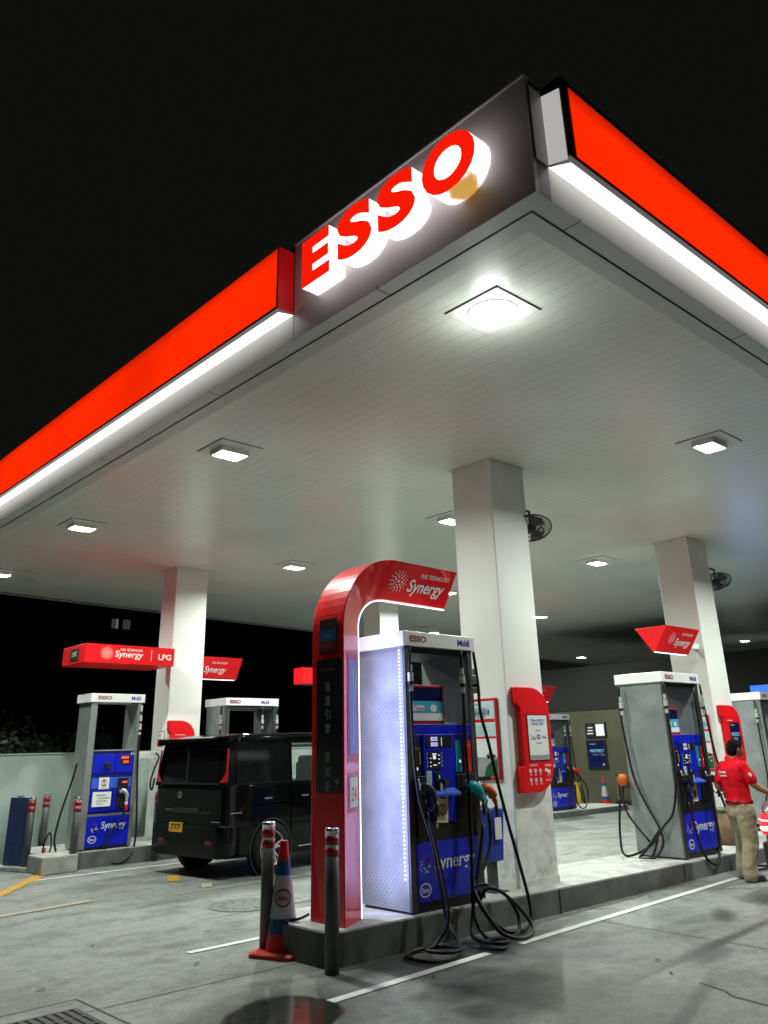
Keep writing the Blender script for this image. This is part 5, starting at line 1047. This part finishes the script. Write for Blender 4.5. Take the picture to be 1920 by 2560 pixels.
a = MB(); a.box(-.925, -.90, .05, .36, .555, .675, mat('plate_yellow', srgb(196, 148, 18), .5)); pl = a.build('number_plate', v, local=True); a = MB(); a.text('777', (-.927, .32, .58), -Y_, Z_, 1, INK, .03, .15, fit=(.24, .08)); a.build('lettering', pl, local=True)
a = MB(); a.tube([(-.885, .20+.045*math.cos(2*PI*k/20)*(1.0), 1.03+.04*math.sin(2*PI*k/20)) for k in range(21)], .005, CHROME, 6); a.box(-.888, -.884, .185, .19, .995, 1.065, CHROME); a.box(-.888, -.884, .21, .215, .995, 1.065, CHROME); a.box(-.888, -.884, .185, .215, 1.027, 1.032, CHROME); a.build('badge', v, local=True)
for cx in (-.06, 2.83):
    for sgn in (1, -1): a = MB(); a.lathe([(.385, sgn*.852), (.37, sgn*.853), (.36, sgn*.80), (.02, sgn*.60)], BLACK, (cx, 0, .325), 'y', 32, caps=False); a.build('wheel_arch', v, local=True)
for cx in (-.06, 2.83):
    for sgn in (1, -1): wheel(v, cx, sgn, sgn*.785)
for q, nm in (((-.2, -.06, -.858, -.843, .955, .975), 'door_handle'), ((.5, .64, -.858, -.843, .955, .975), 'door_handle'), ((.45, 2.4, -.856, -.84, .30, .312), 'sill_trim')): a = MB(); a.box(*q, CHROME); a.build(nm, v, bevel=.004, local=True)
for sgn in (1, -1):
    a = MB(); a.ell((2.62, sgn*.95, 1.2), .06, .09, .08, CARB, 8); a.box(2.6, 2.66, min(sgn*.84, sgn*.95), max(sgn*.84, sgn*.95), 1.13, 1.16, CARB); a.build('mirror', v, smooth=True, local=True)
# ================================================================== CAR at the right edge
CARG = mat('car_grey', (.20, .18, .20), .28, metal=.5, coat=.6, var=.08)
c = thing('car', 'grey car with lit red tail lamp, cut by the right edge of the photo', 'car', (10.75, 3.72, 0), 0)
a = MB(); a.loft([ring(x, w_, zb, zt_, .10, .10) for x, w_, zb, zt_ in ((-.92, .70, .42, .78), (-.88, .80, .34, .86), (-.76, .86, .26, .92), (-.3, .885, .22, .97), (.8, .89, .2, .98), (2.3, .88, .2, .95), (3.0, .85, .22, .85), (3.35, .70, .3, .65))], CARG); o_ = a.build('body', c, smooth=True, local=True); o_.data.polygons.foreach_set('use_smooth', [len(q.vertices) == 4 for q in o_.data.polygons])
a = MB(); a.loft([ring(x, w_, .90, zt_, .05, .12, .10) for x, w_, zt_ in ((-.55, .70, .96), (.0, .74, 1.34), (.6, .75, 1.42), (1.4, .74, 1.40), (2.3, .68, .98))], GLB); a.build('glasshouse', c, smooth=True, local=True)
a = MB(); a.loft([ring(x, w_-.06, 1.3, zt_+.004, .02, .05, .03) for x, w_, zt_ in ((.0, .70, 1.345), (.6, .71, 1.425), (1.4, .70, 1.405))], CARG); a.build('roof', c, smooth=True, local=True)
a = MB(); a.loft([ring(x, w_, .22, .50, .05, .03) for x, w_ in ((-.96, .70), (-.94, .82), (-.82, .885), (-.55, .892))], BLACK); a.build('rear_bumper', c, local=True)
RL_ = mat('lit_tail_red', (.5, .01, .02), .15, coat=.8, emit=(1, .015, .03), es=1.2); RLW = mat('lit_tail_core', (.8, .6, .5), .2, emit=(1, .75, .62), es=2.2)
for sgn in (1, -1):
    a = MB(); a.loft([[Vector((x, sgn*y_, z)) for x, y_, z in q] for q in (((-.955, .50, .60), (-.955, .50, .76), (-.93, .50, .80)), ((-.935, .80, .58), (-.935, .80, .76), (-.90, .80, .80)), ((-.80, .892, .61), (-.80, .892, .75), (-.78, .88, .79)))], RL_, closed=False, caps=False); tl = a.build('tail_lamp', c, local=True)
    a = MB(); a.loft([[Vector((x, sgn*y_, z)) for x, y_, z in q] for q in (((-.960, .52, .63), (-.960, .52, .67)), ((-.942, .80, .62), (-.942, .80, .67)), ((-.86, .865, .635), (-.86, .865, .66)))], RLW, closed=False, caps=False); a.loft([[Vector((x, sgn*y_, z)) for x, y_, z in q] for q in (((-.958, .52, .72), (-.958, .52, .735)), ((-.94, .80, .72), (-.94, .80, .735)), ((-.86, .866, .73), (-.86, .866, .742)))], RLW, closed=False, caps=False); a.build('lamp_core', tl, local=True)
l = bpy.data.lights.new('tail_glow', 'POINT'); l.energy = 1.0; l.color = (1, .03, .05); l.shadow_soft_size = .08; lo = bpy.data.objects.new('tail_glow', l); COL.objects.link(lo); lo.parent = c; lo.location = (-1.05, .85, .68)
for cx in (-.1, 2.5):
    for sgn in (1, -1): wheel(c, cx, sgn, sgn*.80, .31)
# ================================================================== PERSON (local x = facing, y = left)
pn = thing('person', 'man in red polo shirt and khaki trousers, seen from behind, reaching towards the grey car', 'person', (10.53, 5.12, 0), R(-26))
def limb(mb, pts, rads, m, n=12, fl=1.0):
    """smooth tapered tube through joints; fl flattens local y"""
    P = catmull(pts, 5); k = len(P); rr = []
    for i in range(k):
        u = i/(k-1)*(len(rads)-1); j = min(int(u), len(rads)-2); rr.append(rads[j]+(rads[j+1]-rads[j])*(u-j))
    mb.tube(P, rr, m, n)
    mb.ell(P[0], rr[0]*.98, rr[0]*.98, rr[0]*.98, m, 8); mb.ell(P[-1], rr[-1]*.98, rr[-1]*.98, rr[-1]*.98, m, 8)
def oval(c, rx, ry, n=16): return [Vector((c[0]+rx*math.cos(2*PI*k/n), c[1]+ry*math.sin(2*PI*k/n), c[2])) for k in range(n)]
def remesh(o, vox, disp=0.0, ds=.08):
    r_ = o.modifiers.new('remesh', 'REMESH'); r_.mode = 'VOXEL'; r_.voxel_size = vox; r_.use_smooth_shade = True
    sm = o.modifiers.new('smooth', 'SMOOTH'); sm.factor = .5; sm.iterations = 3
    if disp:
        tx_ = bpy.data.textures.new('folds', 'CLOUDS'); tx_.noise_scale = ds; tx_.noise_depth = 2; d_ = o.modifiers.new('folds', 'DISPLACE'); d_.texture = tx_; d_.strength = disp; d_.mid_level = .5; d_.texture_coords = 'LOCAL'
    return o
shR, elR, haR = (.03, -.175, 1.28), (.10, -.25, 1.06), (.31, -.37, .93)
shL, elL, haL = (.02, .175, 1.28), (-.05, .245, 1.03), (.17, .20, .98)
def hand(mb, w_, d, side):
    """palm and five bent fingers, pointing along d"""
    w_ = Vector(w_); d = Vector(d).normalized(); lat = d.cross(Z_).normalized(); nrm = lat.cross(d)
    limb(mb, [w_, w_+d*.045, w_+d*.085], [.026, .034, .032], SKIN)
    for k, (o_f, L) in enumerate(((-.027, .068), (-.009, .078), (.009, .074), (.026, .058))):
        b0_ = w_+d*.085+lat*o_f; limb(mb, [b0_, b0_+d*L*.45-nrm*.008, b0_+d*L*.75-nrm*.028, b0_+d*L*.85-nrm*.05], [.0095, .009, .008, .007], SKIN, 8)
    t0_ = w_+d*.03+lat*.03*side; limb(mb, [t0_, t0_+d*.03+lat*.022*side-nrm*.01, t0_+d*.055+lat*.026*side-nrm*.028], [.012, .011, .008], SKIN, 8)
a = MB()
a.loft([oval((.04, 0, .86), .105, .15), oval((.04, 0, .98), .10, .14), oval((.04, 0, 1.12), .11, .155), oval((.03, 0, 1.24), .105, .165), oval((.03, 0, 1.31), .07, .11), oval((.045, 0, 1.36), .052, .055)], SKIN)
limb(a, [(.04, 0, 1.32), (.06, 0, 1.37), (.085, -.005, 1.42)], [.056, .052, .054], SKIN)
a.ell((.105, -.01, 1.475), .092, .072, .105, SKIN, 12); a.ell((.145, -.015, 1.435), .052, .05, .062, SKIN, 10)
a.ell((.20, -.02, 1.455), .018, .012, .018, SKIN, 6); a.ell((.185, -.02, 1.415), .014, .024, .010, SKIN, 6)
for sg in (1, -1): a.ell((.085, -.01+.074*sg, 1.465), .018, .009, .028, SKIN, 6)
for sg, sh, el, ha in ((-1, shR, elR, haR), (1, shL, elL, haL)):
    limb(a, [sh, el, ha], [.052, .042, .028], SKIN); hand(a, ha, Vector(ha)-Vector(el), -sg)
for sg, fx in ((-1, -.06), (1, .06)):
    limb(a, [(.03, .085*sg, .84), (.05+fx*.5, .10*sg, .46), (fx, .13*sg, .09)], [.085, .058, .042], SKIN)
bd = a.build('body', pn, local=True); remesh(bd, .008)
a = MB()
for sg in (1, -1): a.ell((.182, -.018+.028*sg, 1.472), .006, .009, .006, INK, 6)
a.build('eyes', bd, local=True)
a = MB(); a.ell((.088, -.008, 1.498), .100, .081, .098, HAIR, 12); a.ell((.05, -.004, 1.455), .072, .072, .075, HAIR, 10); remesh(a.build('hair', pn, local=True), .012, .006, .02)
a = MB()
a.loft([oval((.035, 0, .83), .145, .185), oval((.035, 0, .90), .135, .175), oval((.03, 0, 1.02), .135, .17), oval((.025, 0, 1.15), .145, .19), oval((.02, 0, 1.25), .13, .20), oval((.03, 0, 1.315), .085, .14), oval((.045, 0, 1.355), .066, .07)], SHIRT)
for sh, el in ((shR, elR), (shL, elL)):
    e_ = Vector(sh).lerp(Vector(el), .72); limb(a, [Vector(sh)+Vector((0, 0, -.01)), Vector(sh).lerp(e_, .5), e_], [.066, .068, .072], SHIRT)
a.tube([(.045+.066*math.cos(q), .066*math.sin(q), 1.362+.012*math.cos(q)) for q in [2*PI*k/16 for k in range(17)]], .016, SHIRT, 8)
remesh(a.build('polo_shirt', pn, local=True), .011, .022, .09)
a = MB()
a.loft([oval((.035, 0, .86), .135, .165), oval((.03, 0, .76), .14, .175), oval((.03, 0, .70), .13, .17)], KHAKI)
for sg, fx in ((-1, -.06), (1, .06)):
    limb(a, [(.03, .085*sg, .78), (.045+fx*.4, .095*sg, .60), (.05+fx*.6, .105*sg, .42), (fx, .125*sg, .20), (fx-.01, .13*sg, .075)], [.122, .106, .092, .086, .092], KHAKI)
remesh(a.build('trousers', pn, local=True), .010, .030, .11)
a = MB()
for q in (0, 1): a.tube([(.035+.142*math.cos(u), .172*math.sin(u), .865) for u in [2*PI*k/20 for k in range(21)]], .013, BLACK, 6)
a.build('belt', pn, local=True)
for sg, fx in ((-1, -.06), (1, .06)):
    a = MB(); a.ell((fx+.05, .135*sg, .04), .135, .046, .045, SHOE, 10); a.box(fx-.08, fx+.18, .135*sg-.042, .135*sg+.042, .0, .022, BLACK); remesh(a.build('shoe', pn, local=True), .009)
a = MB(); d_ = (Vector(haR)-Vector(elR)); GL = mat('glove_teal', srgb(40, 130, 110), .6, var=.15); h0 = Vector(haR); dn = d_.normalized()
limb(a, [h0-dn*.05, h0+dn*.05, h0+dn*.09], [.036, .042, .038], GL); lat = dn.cross(Z_).normalized(); nrm = lat.cross(dn)
for o_f, L in ((-.030, .07), (-.010, .08), (.010, .076), (.029, .06)):
    b0_ = h0+dn*.085+lat*o_f; limb(a, [b0_, b0_+dn*L*.45-nrm*.008, b0_+dn*L*.75-nrm*.028, b0_+dn*L*.87-nrm*.052], [.0125, .012, .011, .010], GL, 8)
t0_ = h0+dn*.03+lat*.032; limb(a, [t0_, t0_+dn*.03+lat*.022-nrm*.01, t0_+dn*.055+lat*.026-nrm*.03], [.015, .014, .011], GL, 8)
remesh(a.build('glove', pn, local=True), .007)
a = MB()
def bk(y_, z_): # point just off the shirt back
    zz = [(1.02, .135, .17, .03), (1.15, .145, .19, .025), (1.25, .13, .20, .02)]
    u = max(0, min(1, (z_-1.02)/.13)) if z_ < 1.15 else 1+max(0, min(1, (z_-1.15)/.10)); k = min(int(u), 1); f_ = u-k
    rx, ry, cx = [zz[k][j]+(zz[k+1][j]-zz[k][j])*f_ for j in (1, 2, 3)]
    return Vector((cx-rx*math.sqrt(max(.02, 1-(y_/ry)**2))-.016, y_, z_))
for s_, y0_, z0_, wd, hg in (('Synergy', .085, 1.19, .13, .034), ('Supreme', .085, 1.15, .14, .028)):
    vs, fs = text_geo(s_, .03); xa = min(q.x for q in vs); xb = max(q.x for q in vs); ya = min(q.y for q in vs); yb = max(q.y for q in vs)
    a.add([bk(y0_-(q.x-xa)/(xb-xa)*wd, z0_+(q.y-ya)/(yb-ya)*hg) for q in vs], fs, PAPER)
for k in range(6): 
    c0 = bk(.11+.009*math.sin(k*2.1), 1.19+.006*k); a.disc(c0, .004, Y_, Z_, PAPER, 6)
e_ = Vector(shR).lerp(Vector(elR), .45)+Vector((-.03, -.077, .0)); a.disc(e_, .024, Vector((.85, -.45, -.3)).normalized(), Z_, PAPER, 14)
a.build('shirt_lettering', pn, local=True)

t = thing('window_wash_station', 'blue window washing bucket on a stand between the nearest pump and the central column', 'wash station', (6.88, 6.0, .23))
a = MB(); a.box(6.84, 6.92, 5.96, 6.04, .225, .62, DGREY); a.box(6.78, 6.98, 5.88, 6.12, .225, .24, DGREY); a.build('stand', t, bevel=.004)
a = MB(); a.loft([[Vector((6.88+sx_*w_, 6.0+sy_*w_*.8, z_)) for sx_, sy_ in ((-1, -1), (1, -1), (1, 1), (-1, 1))] for w_, z_ in ((.10, .50), (.125, .98))], mat('bucket_blue', srgb(16, 60, 165), .4, var=.1)); a.build('bucket', t, bevel=.012)
a = MB(); a.box(6.84, 6.94, 5.89, 5.8985, .70, .90, PAPER); a.build('label', t)
a = MB(); a.tube([(6.85, 6.0, .95), (6.82, 5.98, 1.25)], .012, SKYP, 8); a.box(6.74, 6.90, 5.96, 6.0, 1.25, 1.29, BLACK); a.build('squeegee', t)
a = MB(); a.tube([(4.70, 6.16, .30), (4.62, 6.2, .27), (4.55, 6.28, .255), (4.50, 6.20, .262)], .012, RUBBER, 6, 4); tag(a.build('cable_end', smooth=True), 'short black cable end beside the foot of the red arch', 'cable')

SEAM = mat('panel_gap', (.0, .0, .0), .9, spec=.0)
for q in (((.30, .312, -.8515, -.846, .32, 1.15), 'door_gap'), ((1.44, 1.452, -.8515, -.846, .30, 1.14), 'door_gap'), ((-.40, .30, -.8515, -.846, .885, .893), 'rail_slot')):
    a = MB(); a.box(*q[0], SEAM); a.build(q[1], v, local=True)
a = MB(); a.box(-.66, 2.85, -.856, -.838, 1.158, 1.17, mat('gloss_trim')); a.build('belt_trim', v, local=True)
a = MB(); a.box(-.79, -.60, -.853, -.842, .80, .815, CHROME); a.box(-.90, -.893, -.75, -.56, .70, .712, CHROME); a.build('corner_highlight', v, bevel=.003, local=True)  # bumper and corner highlights put in as thin chrome strips
a = MB(); a.box(-.905, -.87, -.28, .30, .80, .86, mat('plate_recess', (.01, .01, .01), .5)); a.build('gate_handle', v, bevel=.006, local=True)
